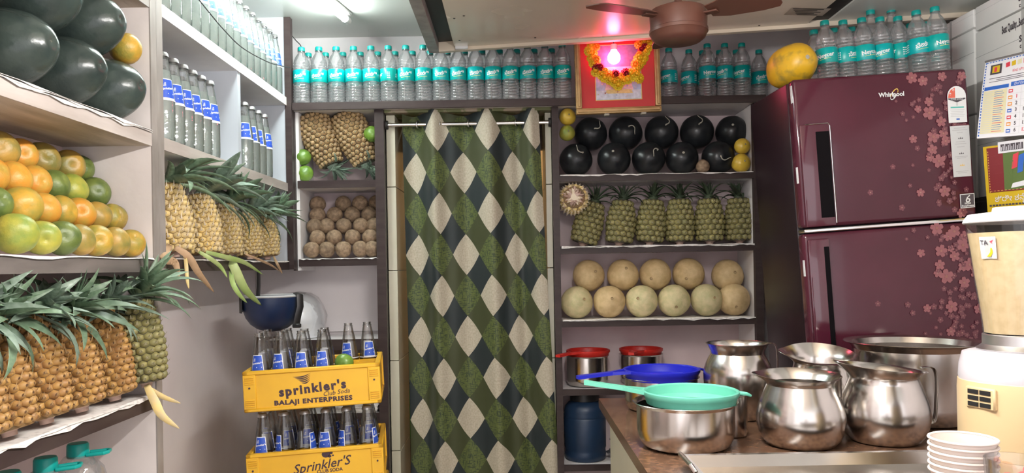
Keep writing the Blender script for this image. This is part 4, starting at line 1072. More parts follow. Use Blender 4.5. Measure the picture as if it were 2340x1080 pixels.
# muskmelons
gk = 'muskmelons in the cabinet'
for k, (px, m) in enumerate([(1318, m_mus), (1392, m_mus2), (1466, m_mus), (1540, m_mus), (1615, m_mus), (1690, m_mus2)]):
    Y = DF + .085; p = P(px, 685, Y); r = .0742; p.x = max(min(p.x, XC1 - .018 - r), XR + .0305 + r)
    fruit('muskmelon', f'pale netted muskmelon, {ORD[k]} from the doorway post in the lower row', 'melon', (p.x, Y, ZR[2] + .008 + r * .97), r, m, dent=.02, flat=.97, lump=.01, seed=k, group=gk, axis=(random.uniform(-.5, .5), -1, random.uniform(-.5, .3)), navel=m_scar)
for k, (px, m) in enumerate([(1345, m_mus2), (1423, m_mus2), (1497, m_mus2), (1573, m_mus2), (1662, m_mus2)]):
    Y = DF + .142; p = P(px, 622, Y); r = .0745
    fruit('muskmelon', f'tan netted muskmelon, {ORD[k]} from the doorway post in the upper row', 'melon', (p.x, Y, ZR[2] + .008 + .074 + (.118 if k < 4 else .108)), r, m, dent=.02, flat=.97, lump=.01, seed=k + 8, group=gk, axis=(random.uniform(-.5, .5), -1, random.uniform(-.3, .5)), navel=m_scar)
fruit('sweet_lime', 'green lime lying in the upper crate beside the open bottles', 'lime', M1 @ Vector((.105, .055, .14)), .033, m_lime, dent=.1, seed=4, flat=.9)

# ------------------------------------------------------------ things in the left bay
hx = P(622, 700, 2.99)
t = thing('helmet', 'navy blue half helmet hanging upside down above the soda crates', 'helmet', (hx.x, 2.99, P(622, 757, 2.99).z))
sh = [(0, 0), (.03, .003), (.058, .013), (.082, .031), (.099, .056), (.110, .088), (.115, .12), (.1165, .138), (.1125, .138), (.109, .10), (.098, .06), (.08, .036), (.05, .016), (0, .006)]
obj('shell', MB().lathe(sh, 36, warp=lambda p, a, r, z_: Vector((p.x, p.y * 1.08, p.z))), m_navy, t)
rm = [(.1115 + .0045 * (1 + cos(a)), .140 + .0045 * sin(a)) for a in [2 * pi * k / 8 for k in range(9)]]
obj('rim_trim', MB().lathe(rm, 36, warp=lambda p, a, r, z_: Vector((p.x, p.y * 1.08, p.z))), m_grey, t)
obj('chin_strap', MB().tube([(.105, -.035, .150), (.125, -.055, .145), (.128, -.06, .10), (.118, -.062, .06), (.112, -.062, .03)], .01, 8, flat=(.014, .004)).rbox(.098, .13, -.072, -.056, .018, .034, .003, 1), m_black, t)
obj('corner_gap_strip', MB().tube([(-.055, 0, .138), (-.055, .01, .18), (-.055, .01, ZO - .034 - P(622, 757, 2.99).z)], .01, 8, flat=(.022, .004)), m_black, t)  # dark gap in the corner shaped as a black strip that holds the helmet
obj('visor', MB().sheet([[(.1195 * cos(a), .1195 * 1.08 * sin(a), .138 + z_) for a in [pi * .95 + .9 * k / 10 for k in range(11)]] for z_ in (0, -.03, -.06)], thick=.002), m_black, t)
wx = P(684, 715, 3.54)
t = thing('helmet', 'white rounded helmet behind the navy one, wrapped in clear film', 'helmet', (wx.x, 3.54, ZL + .002))
sh = [(.0, .205), (.04, .2), (.075, .182), (.1, .152), (.113, .115), (.116, .08), (.112, .045), (.104, .02), (.098, .001), (.093, .001), (.098, .02), (.106, .05), (.108, .11), (.09, .155), (.05, .19), (0, .198)]
obj('shell', MB().lathe(sh, 36), m_hwhite, t)
obj('rim_trim', MB().lathe([(.0935 + .004 * cos(a), .0045 + .004 * sin(a)) for a in [2 * pi * k / 8 for k in range(9)]], 36), m_grey, t)
obj('film', MB().lathe([(.0, .212), (.05, .206), (.085, .185), (.112, .15), (.124, .1), (.122, .05), (.112, .012)], 30, warp=lambda p, a, r, z_: p + Vector((cos(a), sin(a), 0)) * .004 * sin(7 * a + z_ * 60)), m_film, t)
for k in range(7):
    z_ = ZN + .001 + .0205 * k
    t = thing('newspaper', f'folded newspaper beside the crates, {ORD[k]} from the bottom of its pile', 'newspaper', (-.70 + random.uniform(-.006, .012), 3.53, z_), (0, 0, random.uniform(-.05, .05)), group='folded newspapers beside the crates')
    mb = MB()
    for j in range(3): mb.rbox(-.105, .085 + .004 * j, -.12, .12, .0065 * j, .0065 * j + .006, .0022, 2)
    obj('sheets', mb, m_paper, t)

# ------------------------------------------------------------ things in the right cabinet's lower shelves
t = thing('canister', 'dark blue plastic canister with black lid on the lowest cabinet shelf', 'canister', (P(1337, 990, 3.52).x, 3.52, ZR[4] + .001))
cp = [(0, .002), (.085, 0), (.092, .006), (.096, .03), (.0925, .04), (.0925, .05), (.096, .06), (.097, .19), (.094, .196), (.097, .205), (.094, .213), (.096, .222), (.09, .245), (.075, .262), (.062, .268), (.062, .285), (.0, .285)]
obj('body', MB().lathe(cp, 32), m_can, t)
obj('lid', MB().lathe([(.066, .27), (.068, .272), (.068, .305), (.062, .311), (0, .312)], 28), m_black, t)
for k, (dx, z0, lab) in enumerate([(.0, 0, 'lower crumpled silver foil packet beside the blue canister'), (.01, .062, 'upper crumpled silver foil packet beside the blue canister')]):
    rnd = random.Random(k); ph = [rnd.uniform(0, 6) for _ in range(6)]
    fn = lambda d: 1 + .10 * sin(7 * d.x + ph[0]) * sin(6 * d.y + ph[1]) + .06 * sin(15 * d.x + 9 * d.z + ph[2]) + .05 * sin(19 * d.y + ph[3])
    o = obj('foil_packet', MB().ball((0, 0, .030), (.085, .085, .028), 30, 16, fn=fn), m_foil, loc=(P(1408, 1040, 3.52).x + dx + .05, 3.50, ZR[4] + .001 + z0), sharp=30)
    tag(o, lab, 'packet', 'silver foil packets')
def pot(name, label, c, r, h, m=m_steel, lip=.012, rnd_=.018, cat='pot', seg=44, flare=None):
    t = thing(name, label, cat, c)
    fl = flare if flare is not None else lip
    out = [(0, .001), (r - rnd_ * 1.4, 0), (r - rnd_ * .5, rnd_ * .25), (r - .002, rnd_), (r, rnd_ * 1.8), (r, h - fl * .9), (r + fl * .35, h - fl * .25), (r + fl, h - .001), (r + fl + .0012, h + .0006), (r + fl, h + .0018)]
    inn = [(r + fl * .3, h - fl * .15), (r - .002, h - fl * .9), (r - .002, rnd_ * 1.8), (r - rnd_ * .8, .004), (0, .003)]
    obj('body', MB().lathe(out[:6] + [(r - .002, h - fl * .9)] + inn[2:], seg), m, t)
    obj('rim', MB().lathe(out[5:] + inn[:2], seg), m, t)
    return t
pot('steel_pot', 'small steel pot under the red strainer nearest the doorway post', (P(1342, 850, 3.515).x, 3.515, ZR[3] + .001), .095, .138, lip=.006)
pot('steel_pot', 'small steel pot under the red strainer half hidden by the blue one', (P(1465, 850, 3.54).x, 3.54, ZR[3] + .001), .095, .138, lip=.006)
def strainer(label, c, r, end, m, depth=.035, lean=(0, 0), hw_=.013):
    """ring, woven bowl, forked handle running to the offset end, hook opposite"""
    t = thing('strainer', label, 'strainer', c, (lean[0], lean[1], 0), group='plastic strainers')
    ring = [(r - .012, -.020), (r - .008, -.021), (r - .002, -.003), (r + .003, .003), (r + .003, .012), (r - .002, .014), (r - .006, .010), (r - .007, -.002), (r - .012, -.020)]
    obj('rim', MB().lathe(ring, 44), m, t)
    bowl = [(r - .011, -.014), (r * .88, -depth * .35), (r * .75, -depth * .8), (r * .4, -depth), (0, -depth * 1.03)]
    obj('net', MB().lathe(bowl, 44).lathe([(a, b + .0012) for a, b in bowl], 44), m, t)
    wv = MB()
    for k in range(1, 12):
        rr = (r - .012) * k / 12
        def zb(q): return interp2(bowl, q) + .0022
        wv.lathe([(rr - .0006, zb(rr)), (rr, zb(rr) + .0008), (rr + .0006, zb(rr))], 36)
    obj('net_threads', wv, m, t)['kind'] = 'stuff'
    E_ = Vector(end); d = E_.copy(); d.z = 0; d.normalize(); s_ = Vector((-d.y, d.x, 0)); L = Vector((E_.x, E_.y, 0)).length
    g_ = [(r + .0, .030), (r + (L - r) * .18, .022), (r + (L - r) * .36, hw_ * 1.05), (r + (L - r) * .6, hw_), (L, hw_ * 1.1)]
    mb = MB()
    def zz(x): f = max(0, (x - r) / (L - r)); return .004 + E_.z * f
    def bar(pts, w, th):
        gr = [[d * x + s_ * (y - w) + Vector((0, 0, zz(x))), d * x + s_ * (y + w) + Vector((0, 0, zz(x)))] for x, y in pts]
        vs = []; n = len(gr)
        for a, b in gr: vs += [a, b, b + Vector((0, 0, th)), a + Vector((0, 0, th))]
        fs = [(3, 2, 1, 0)] + [(n * 4 - 4, n * 4 - 3, n * 4 - 2, n * 4 - 1)]
        for i in range(n - 1):
            for q in range(4): fs.append((i * 4 + q, i * 4 + (q + 1) % 4, i * 4 + 4 + (q + 1) % 4, i * 4 + 4 + q))
        mb.add(vs, fs)
    x1 = r + (L - r) * .34
    bar([(r - .004, .030), (r + (L - r) * .15, .019), (x1, .006)], .006, .010); bar([(r - .004, -.030), (r + (L - r) * .15, -.019), (x1, -.006)], .006, .010)
    bar([(x1 - .006, 0), (r + (L - r) * .55, 0), (r + (L - r) * .8, 0), (L, 0)], hw_, .011)
    obj('handle', mb, m, t)
    hk = MB(); hk.tube([-d * (r - .002) + s_ * .012 + Vector((0, 0, .007)), -d * (r + .022) + s_ * .007 + Vector((0, 0, .004)), -d * (r + .03) + Vector((0, 0, 0)), -d * (r + .022) - s_ * .007 + Vector((0, 0, .004)), -d * (r - .002) - s_ * .012 + Vector((0, 0, .007))], .0042, 8)
    obj('hook', hk, m, t)
    return t
def interp2(prof, r_):
    for (r0, z0), (r1, z1) in zip(prof, prof[1:]):
        if r1 <= r_ <= r0: return z1 + (z0 - z1) * (r_ - r1) / (r0 - r1 + 1e-9)
    return prof[-1][1]
strainer('red plastic strainer with its handle crossing the cabinet post', (P(1344, 815, 3.515).x, 3.515, ZR[3] + .152), .098, (-.150, -.155, -.006), m_red)
strainer('red plastic strainer half hidden behind the blue one', (P(1465, 815, 3.54).x, 3.54, ZR[3] + .152), .098, (-.075, -.19, .0), m_red)

# ------------------------------------------------------------ counter
CT = .75; CL = .316
cn = thing('counter', 'brown granite topped counter with cream front panel', 'counter')
def slab(pts, z0, z1):
    n = len(pts); v = [(x, y, z0) for x, y in pts] + [(x, y, z1) for x, y in pts]
    return MB().add(v, [tuple(range(n - 1, -1, -1)), tuple(range(n, 2 * n))] + [(i, (i + 1) % n, n + (i + 1) % n, n + i) for i in range(n)])
obj('worktop', slab([(CL, 1.24), (2.25, 1.24), (2.25, 2.56), (.955, 2.56), (.955, 2.845), (CL, 2.845)], CT - .034, CT), m_granite, cn)
obj('side_panel', MB().box(CL + .035, CL + .055, 1.30, 2.80, 0, CT - .034), m_cream, cn)
obj('rear_panel', MB().box(CL + .055, .95, 2.78, 2.80, 0, CT - .034), m_cream, cn)
obj('front_panel', MB().box(CL + .055, 2.2, 1.30, 1.32, 0, CT - .034), m_cream, cn)
lg = thing('serving_ledge', 'raised granite serving ledge at the shop front', 'counter')
obj('ledge_top', MB().rbox(.40, 2.2, .80, 1.225, .825, .86, .004, 1), m_granite, lg); obj('panel', MB().box(.46, 2.2, 1.16, 1.18, 0, .825), m_cream, lg)

def jug(label, c, h, r, rn, rr, rb, zbulge, spout=None, handle=None, tilt=0.0, tiltf=0.0, rnd_=.80):
    t = thing('steel_jug', label, 'jug', c, group='steel jugs on the counter')
    pf = [(0, .001), (rb * .92, 0), (rb, .004)]
    for k in range(1, 13):
        f = k / 12; z_ = .004 + (h * .86 - .004) * f
        zb = zbulge * h
        if z_ <= zb: q = rb + (r - rb) * sin(pi / 2 * (z_ / zb)) ** .85
        else: fz = min(1, (z_ - zb) / (h * .86 - zb)); q = rn + (r - rn) * (rnd_ * cos(pi / 2 * fz) ** 1.0 + (1 - rnd_) * (.5 + .5 * cos(pi * fz)))
        pf.append((q, z_))
    pf += [(rn + (rr - rn) * .12, h * .895), (rn + (rr - rn) * .42, h * .935), (rr - .004, h * .975), (rr, h * .99), (rr + .0015, h * .996), (rr, h)]
    pin = [(rr - .006, h * .98), (rn + (rr - rn) * .3, h * .935), (rn - .001, h * .87), (r * .9, h * .5), (rb, .006), (0, .004)]
    def wp(p, a, q, z_):
        if z_ > h * .9:
            f = ((z_ - h * .9) / (h * .1)); e_ = 0
            if spout is not None:
                da = (a - spout + pi) % (2 * pi) - pi; e_ = exp(-(da / .38) ** 2) * .022 * f
                p = p + Vector((cos(spout), sin(spout), .25)) * e_
            p = p + Vector((0, 0, (tilt * p.x + tiltf * p.y) * f))
        return p
    obj('body', MB().lathe([(a, b) for a, b in pf + pin], 48, warp=wp), m_steel2, t)
    if handle is not None:
        ha, out, zlow = handle; d = Vector((cos(ha), sin(ha), 0)); U = Vector((0, 0, 1))
        pts = [d * (rr - .006) + U * (h * .985), d * (rr + out * .45) + U * (h * .995), d * (rr + out * .85) + U * (h * .95), d * (rr + out) + U * (h * .82), d * (rr + out * .98) + U * h * .6, d * (rr + out * .8) + U * h * zlow * 1.25, d * (r * .985) + U * h * zlow]
        obj('handle', MB().tube(smooth(pts, 28), .01, 10, flat=(.011, .0022)), m_steel2, t)
    return t
jug('tall steel jug at the back of the counter beside the cabinet', (.722, 2.45, CT + .001), .240, .108, .083, .098, .080, .58, None, (-.15, .026, .5), rnd_=1.0)
jug('steel jug between the tall jug and the big pot, mouth tilted', (.941, 2.325, CT + .001), .216, .095, .079, .104, .070, .42, pi * .95, (.6, .03, .4), tiltf=.22)
jug('squat steel jug with pointed spout next to the narrow tumbler', (.781, 2.075, CT + .001), .190, .1165, .087, .106, .090, .36, pi * .97, (.25, .02, .5), tiltf=.05)
jug('squat steel jug with a tall strap handle before the stock pot', (1.022, 2.10, CT + .001), .203, .1165, .088, .108, .090, .36, pi * .93, (-.03, .036, .22), tilt=-.10)
pot('stock_pot', 'wide steel cooking pot with flared rim in front of the fridge', (1.250, 2.375, CT + .001), .176, .243, m_steel, lip=.022, rnd_=.03, flare=.024)
pot('steel_pot', 'wide low steel pot under the mint green strainer', (.466, 2.075, CT + .001), .131, .122, m_steel, rnd_=.03, flare=.010)
pot('steel_pot', 'low steel pot under the blue strainer', (P(1510, 850, 2.62).x, 2.62, CT + .001), .124, .110, m_steel, rnd_=.02, flare=.006)
pot('steel_tumbler', 'narrow tall steel tumbler between the green strainer pot and front jug', (.628, 2.20, CT + .001), .045, .118, m_steel2, rnd_=.006, flare=.003, seg=32, cat='tumbler')
strainer('mint green strainer lying on the wide low steel pot', (P(1575, 907, 2.075).x, 2.06, CT + .143), .126, (-.283, .05, .022), m_green, depth=.05, lean=(.0, .0), hw_=.012)
strainer('royal blue strainer on the pot behind the mint green one', (P(1510, 850, 2.62).x, 2.61, CT + .127), .128, (-.295, -.07, -.012), m_bluep, depth=.04, hw_=.014)

# steel tray
t = thing('steel_tray', 'large rectangular steel tray in front of the jugs', 'tray', (.78, 1.63, CT + .001))
tx0, tx1, ty0, ty1, tz = .418 - .78, 1.24 - .78, 1.385 - 1.63, 1.86 - 1.63, .028
mb = MB(); lv = [(0, 0, .0), (.012, .012, -.001)]
def ringpts(i, z_): return [(tx0 + i, ty0 + i, z_), (tx1 - i, ty0 + i, z_), (tx1 - i, ty1 - i, z_), (tx0 + i, ty1 - i, z_)]
lay = [ringpts(.014, 0), ringpts(.002, tz - .002), ringpts(-.012, tz - .001), ringpts(-.012, tz + .001), ringpts(.003, tz + .001), ringpts(.016, .003)]
vs = [p_ for l in lay for p_ in l]; fs = [(3, 2, 1, 0)]
for l in range(len(lay) - 1):
    for q in range(4): fs.append((l * 4 + q, l * 4 + (q + 1) % 4, l * 4 + 4 + (q + 1) % 4, l * 4 + 4 + q))
fs.append(tuple(len(vs) - 4 + q for q in range(4)))
obj('pan', mb.add(vs, fs), m_steel, t)
for y_ in (.06,): obj('handle', MB().tube([(tx0 - .012, ty1 - .02, tz), (tx0 - .02, ty1 - .03, tz + .012), (tx0 - .02, ty1 - .14, tz + .012), (tx0 - .012, ty1 - .15, tz)], .006, 8), m_steel2, t)

# ------------------------------------------------------------ mixer
MX, MY = P(2338, 700, 1.55).x, 1.56
t = thing('mixer_grinder', 'cream and white mixer grinder with a jar of beige juice', 'mixer', (MX, MY, CT + .005))
zz = lambda py: P(2335, py, 1.55).z - CT - .005
z1_, z2_, z3_, z4_ = zz(868), zz(800), zz(765), zz(503)
ov = lambda p, a, r, z_: Vector((p.x, p.y * .95, p.z))
obj('base', MB().lathe([(0, 0), (.108, 0), (.112, .01), (.116, .03), (.1165, z1_ - .02), (.115, z1_), (0, z1_)], 44, warp=ov), m_mixc, t)
obj('top_housing', MB().lathe([(.113, z1_), (.114, z1_ + .006), (.1125, z1_ + .03), (.106, z1_ + .055), (.094, z2_ - .002), (.08, z2_), (0, z2_)], 44, warp=ov), m_mixw, t)
vm = obj('vent', MB().rbox(-.032, .032, -.006, .004, -.022, .022, .003, 1), m_mixc, t, M=RZ(-1.22) @ TR((0, -.1125, z1_ - .030)))
vg = MB()
for i in range(2):
    for j in range(3): vg.box(-.025 + .026 * i, -.002 + .026 * i, -.0075, -.005, -.017 + .0125 * j, -.0085 + .0125 * j)
obj('slots', vg, m_black, vm)
for k in range(9):
    a = -pi / 2 - .10 + .045 * k; R = TR((.1095 * cos(a), .1095 * .95 * sin(a), z1_ + .042)) @ RZ(a + pi / 2)
    obj('slit', MB().box(-.0014, .0014, -.001, .004, -.008, .008), m_stick2 if k % 2 else m_mixc, t, M=R)
obj('collar', MB().lathe([(.078, z2_), (.080, z2_ + .003), (.072, z2_ + .008), (.068, z2_ + .012), (.068, z3_), (.066, z3_ + .002), (0, z3_ + .002)], 40), m_alu, t)
obj('jar', MB().lathe([(.066, z3_ + .002), (.070, z3_ + .04), (.080, z3_ + .11), (.089, z3_ + .18), (.0945, z4_ - .01), (.096, z4_), (.0975, z4_), (.0975, z4_ - .02)][:6], 44), m_jar, t)
zf = z4_ - .024
obj('juice', MB().lathe([(0, z3_ + .004), (.063, z3_ + .004), (.067, z3_ + .04), (.077, z3_ + .11), (.086, z3_ + .18), (.0905, zf), (0, zf)], 40), m_juice, t)
obj('lid', MB().lathe([(.098, z4_ - .004), (.1, z4_ - .002), (.098, z4_ + .004), (.090, z4_ + .015), (.062, z4_ + .018), (.047, z4_ + .019), (.045, z4_ + .028), (.0, z4_ + .029)], 40), m_lid, t)
f = lambda x, z_: (.0945 * sin(-.95 + x / .0945) * (z_ + .42) / (z4_ + .42) * 1.0, -.0945 * cos(-.95 + x / .0945) * (z_ + .42) / (z4_ + .42), z_)
def jr(z_): return interp([(.066, z3_ + .002), (.070, z3_ + .04), (.080, z3_ + .11), (.089, z3_ + .18), (.0945, z4_ - .01), (.096, z4_)], z_) + .0012
fj = lambda x, z_: (jr(z_) * sin(-1.22 + x / .09), -jr(z_) * cos(-1.22 + x / .09), z_)
fj2 = lambda x, z_: (1.004 * jr(z_) * sin(-1.22 + x / .09), -1.004 * jr(z_) * cos(-1.22 + x / .09), z_)
sk = MB(); zs_ = z4_ - .055
rect(sk, -.016, .018, zs_ - .022, zs_ + .022, fj, 0)
put_text(sk, 'TA', fj2, .013, 1, (-.006, zs_ + .006), bold=.02)
poly(sk, [(.006, zs_ + .012), (.015, zs_ + .017), (.010, zs_ + .010), (.015, zs_ + .004)], fj2, 2)
poly(sk, [(-.002, zs_ - .018), (.006, zs_ - .018), (.011, zs_ - .010), (.010, zs_ - .001), (.007, zs_ - .001), (.006, zs_ - .009)], fj2, 3)
obj('sticker', sk, [m_stick, m_calink, m_calred, m_posty], t)

# paper cups and glass on the ledge
for k in range(6):
    z0 = .8605 + .0092 * k; h = .085
    t = thing('paper_cup', 'stack of printed paper cups' if 0 else f'paper cup, {ORD[5 - k]} from the top of the nested stack by the mixer', 'cup', (P(2200, 1000, 1.10).x, 1.10, z0), (0, 0, .1 * k), group='nested paper cups')
    ro, ri_ = .0425, .030
    obj('wall', MB().lathe([(ri_ - .001, .003), (ri_, 0), (ro, h - .004), (ro - .0008, h - .003), (ri_ + .001, .006), (0, .0055)], 36), m_pcup, t)
    obj('rolled_rim', MB().lathe([(ro + .0012 + .0022 * cos(a), h - .0022 + .0022 * sin(a)) for a in [2 * pi * q / 8 for q in range(9)]], 36), m_pcup, t)
    if k == 0:
        pr = MB(); fr = lambda x, z_: ((ri_ + (ro - ri_) * z_ / h + .0008) * sin(x), -(ri_ + (ro - ri_) * z_ / h + .0008) * cos(x), z_)
        for x0, x1, a, b in ((-.6, -.52, .06, .02), (-.2, .15, .066, .02), (.3, .9, .06, .03)):
            n = 6
            for q in range(n): poly(pr, [(x0 + (x1 - x0) * q / n, b), (x0 + (x1 - x0) * (q + 1) / n, b), (x0 + (x1 - x0) * (q + 1) / n, a - .01 * ((q + 1) / n)), (x0 + (x1 - x0) * q / n, a - .01 * (q / n))], fr)
        obj('print', pr, m_cupb, t)['kind'] = 'stuff'
t = thing('drinking_glass', 'clear drinking glass with red fruit bits beside the paper cups', 'glass', (P(2322, 1048, 1.0).x, 1.0, .861))
gh = P(2322, 1048, 1.0).z - .861
obj('body', MB().lathe([(0, .001), (.028, 0), (.030, .004), (.0375, gh), (.0365, gh + .0006), (.0355, gh), (.028, .01), (0, .009)], 36), m_tum, t)
obj('fruit_bits', MB().ball((.012, -.004, gh * .80), (.014, .012, .010), 14, 10).ball((.022, .006, gh * .86), (.008, .008, .008), 12, 8).ball((-.004, .01, gh * .76), (.012, .01, .009), 12, 8), m_red, t)

# ------------------------------------------------------------ fridge
MF = TR((.974, 2.613, 1.877)) @ RZ(radians(2.3)) @ Matrix.Rotation(-.0574, 4, 'Y')
MFi = MF.inverted()
def on_plane(Mi, px, py, y=0.0):
    o_, q = Mi @ Vector((0, 0, EYE)), Mi @ P(px, py, 2.0); d = q - o_; k = (y - o_.y) / d.y; r_ = o_ + d * k
    return r_.x, r_.z
FW_, FB = .62, -1.545
fr_ = thing('refrigerator', 'maroon two-door refrigerator with pink blossom print', 'refrigerator', M=MF)
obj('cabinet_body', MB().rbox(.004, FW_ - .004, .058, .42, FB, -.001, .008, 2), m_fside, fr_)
zsplit = (on_plane(MFi, 1832, 525)[1] + on_plane(MFi, 2243, 497)[1]) / 2
fd = obj('freezer_door', MB().rbox(0, FW_, 0, .055, zsplit + .006, 0, .014, 3), m_maroon, fr_)
ld = obj('lower_door', MB().rbox(0, FW_, 0, .055, FB + .05, zsplit - .012, .014, 3), m_maroon, fr_)
obj('trim_strip', MB().rbox(.004, FW_ - .004, -.003, .05, zsplit - .010, zsplit + .002, .003, 2), m_chrome, fr_)
def fpt(px, py, y=-.0008): x, z_ = on_plane(MFi, px, py); return x, z_
for dname, door, top, bot in (('u', fd, 285, 522), ('l', ld, 548, 905)):
    (xa_, za_), (xb_, zb_) = fpt(1840, top), fpt(1893, top + 4)
    zb2 = zsplit + .008 if dname == 'u' else fpt(1862, 905)[1]
    h_ = obj('handle', MB().rbox(.010, xb_, -.010, .006, zb2, za_, .006, 2), m_maroon2, door)
    obj('grip_recess_shade', MB().rbox(fpt(1864, 350)[0], xb_ - .004, -.0112, -.008, zb2 + .03, za_ - .028, .001, 1), m_recess, h_)  # raised black plate; its colour stands for the shade in the grip hollow
    if dname == 'u': obj('edge_highlight', MB().tube([(.03, -.0095, za_ - .002), (xb_ - .006, -.0095, za_ - .0005), (xb_ + .0005, -.0085, za_ - .010), (xb_ + .0008, -.0085, zb2 + .01)], .0016, 6), m_chrome, h_)  # highlight along the handle edge, shaped as a thin chrome line
    for px, py in (((1822, 400),) if dname == 'u' else ((1838, 613),)):
        z_ = fpt(px, py)[1]; obj('white_mark', MB().box(-.0006, .003, .008, .02, z_ - .028, z_ + .028), m_stick, door)
obj('white_mark', MB().box(-.0006, .003, .008, .02, fpt(1801, 215)[1] - .03, fpt(1801, 215)[1] + .03), m_stick2, fd)
def flower(mb, x, z_, r, m, rot, y):
    for k in range(5):
        a = rot + 2 * pi * k / 5; c_ = (x + cos(a) * r * .58, z_ + sin(a) * r * .58)
        pts = []
        for q in range(10):
            b = 2 * pi * q / 10; e_ = 1.0 - .25 * exp(-((b + pi) % (2 * pi) - pi) ** 2 / .1)
            u_, v_ = cos(b) * r * .44 * e_, sin(b) * r * .36
            pts.append((c_[0] + u_ * cos(a) - v_ * sin(a), c_[1] + u_ * sin(a) + v_ * cos(a)))
        mb.add([(px_, y, pz_) for px_, pz_ in pts], [tuple(range(9, -1, -1))], m)
    mb.add([(x + cos(a) * r * .2, y - .0002, z_ + sin(a) * r * .2) for a in [2 * pi * q / 8 for q in range(8)]], [tuple(range(7, -1, -1))], 2)
FU = [(2083, 178, 11), (2108, 185, 10), (2152, 175, 9), (2207, 173, 9), (2097, 249, 7), (2122, 232, 9), (2123, 258, 13), (2150, 278, 10), (2086, 318, 8), (2132, 312, 12), (2155, 305, 9), (2160, 322, 9), (2130, 342, 10), (2124, 360, 8), (2145, 368, 13), (2222, 290, 8), (2103, 440, 8), (2158, 437, 11), (2196, 487, 9)]
FL = [(2140, 521, 13), (2180, 528, 12), (2166, 540, 9), (2204, 538, 9), (2200, 560, 13), (2150, 573, 12), (2104, 578, 8), (2181, 585, 10), (2172, 568, 7), (2147, 605, 10), (2216, 604, 13), (2199, 609, 9), (2162, 631, 14), (2142, 624, 8), (2203, 645, 11), (2118, 704, 8), (2174, 700, 12), (2238, 705, 10), (2172, 757, 9), (2228, 625, 9)]
rnd = random.Random(11)
for door, lst, ylo, yhi in ((fd, FU, 175, 490), (ld, FL, 520, 790)):
    mb = MB()
    for k in range(110):
        px, py = 2240 - abs(rnd.gauss(0, 75)), rnd.uniform(ylo, yhi); x, z_ = fpt(px + (py - 500) * .06, py); 
        if x < FW_ - .02 and z_ < -.02 and not (zsplit - .02 < z_ < zsplit + .02): flower(mb, x, z_, rnd.uniform(.006, .013), 1, rnd.uniform(0, 2), -.0006 - .00002 * k)
    for k, (px, py, r) in enumerate(lst):
        x, z_ = fpt(px, py); x = min(x, FW_ - .022)
        flower(mb, x, z_, r / 640 * 1.25, 0, rnd.uniform(0, 2), -.0018 - .00002 * k)
    obj('flower_print', mb, [m_flow, m_flow2, m_flowc], door)['kind'] = 'stuff'
ff = lambda y: (lambda x, z_: (x, y, z_))
# maker's lettering with a swoosh ring
x, z_ = fpt(2036, 216); lg_ = MB(); put_text(lg_, 'Whirlpool', ff(-.0035), .0215, 0, (x, z_ - .007), 0, bold=.03)
for (a0, a1, mm, w) in ((.3, 3.6, 1, .0016), (3.7, 6.4, 0, .0012)):
    n = 16
    for q in range(n):
        b0, b1 = a0 + (a1 - a0) * q / n, a0 + (a1 - a0) * (q + 1) / n
        pt = lambda b, rr: (x + .010 + (.011 + rr) * cos(b) * .9 + .010 * sin(b), z_ + (.018 + rr) * sin(b))
        poly(lg_, [pt(b0, -w), pt(b1, -w), pt(b1, w), pt(b0, w)], ff(-.0032), mm)
obj('badge', lg_, [m_stick, m_goldl], fd)
# star label, long grey label and the 6 badge
def corners(p0, p1, p2, p3): return [fpt(*p_) for p_ in (p0, p1, p2, p3)]
def quadf(c, y):
    (x0, z0), (x1, z1), (x2, z2), (x3, z3) = c
    return lambda u_, v_: (x0 * (1 - u_) * (1 - v_) + x1 * u_ * (1 - v_) + x2 * u_ * v_ + x3 * (1 - u_) * v_, y, z0 * (1 - u_) * (1 - v_) + z1 * u_ * (1 - v_) + z2 * u_ * v_ + z3 * (1 - u_) * v_)
c = corners((2167, 281), (2209, 279), (2205, 196), (2162, 198)); q1, q2, q3 = quadf(c, -.003), quadf(c, -.0034), quadf(c, -.0038); sb = MB()
arch = [(0, 0), (1, 0), (1, .72)] + [(.5 + .5 * cos(a), .72 + .28 * sin(a)) for a in [pi * k / 12 for k in range(1, 12)]] + [(0, .72)]
poly(sb, arch, q1, 0)
poly(sb, [(.04, .68), (.42, .68), (.42, .96), (.2, .9), (.08, .8)], q2, 1)
poly(sb, [(.04, .67), (.96, .67), (.96, .64), (.5, .55), (.04, .64)], q2, 2)
for k in range(5): rect(sb, .12 + .02 * (k % 2), .88 - .04 * (k % 3), .34 - .045 * k, .355 - .045 * k, q2, 3)
rect(sb, .14, .86, .40, .435, q2, 4); rect(sb, .42, .6, .07, .11, q2, 5); rect(sb, .45, .55, .46, .54, q2, 3)
for k in range(2): put_text(sb, '*', q3, .22, 0, (.16 + .17 * k, .66 + .10 * k), bold=.04)
put_text(sb, 'POWER SAVINGS', q3, .085, 0, (.5, .615))
obj('energy_label', sb, [m_stick, m_sred, m_calink, m_stick2, m_sgrn, m_calblue], fd, label='white rounded energy label with red corner')
c = corners((2178, 405), (2219, 402), (2213, 286), (2169, 289)); q1, q2 = quadf(c, -.003), quadf(c, -.0034); sb = MB(); rect(sb, 0, 1, 0, 1, q1, 0)
for v_, w in ((.95, .6), (.91, .8), (.86, .3), (.68, .5), (.64, .6), (.58, .4), (.39, .7), (.36, .5), (.10, .7), (.07, .5)): rect(sb, .5 - w / 2, .5 + w / 2, v_, v_ + .012, q2, 1)
for v_ in (.74, .44, .21):
    for k in range(3): poly(sb, [(.38 + .09 * k, v_), (.46 + .09 * k, v_), (.44 + .09 * k, v_ + .035 + .012 * (k % 2))], q2, 2 if v_ > .3 else 3)
obj('care_label', sb, [m_stick2, m_grey, m_calink, m_goldl], fd, label='long grey printed label')
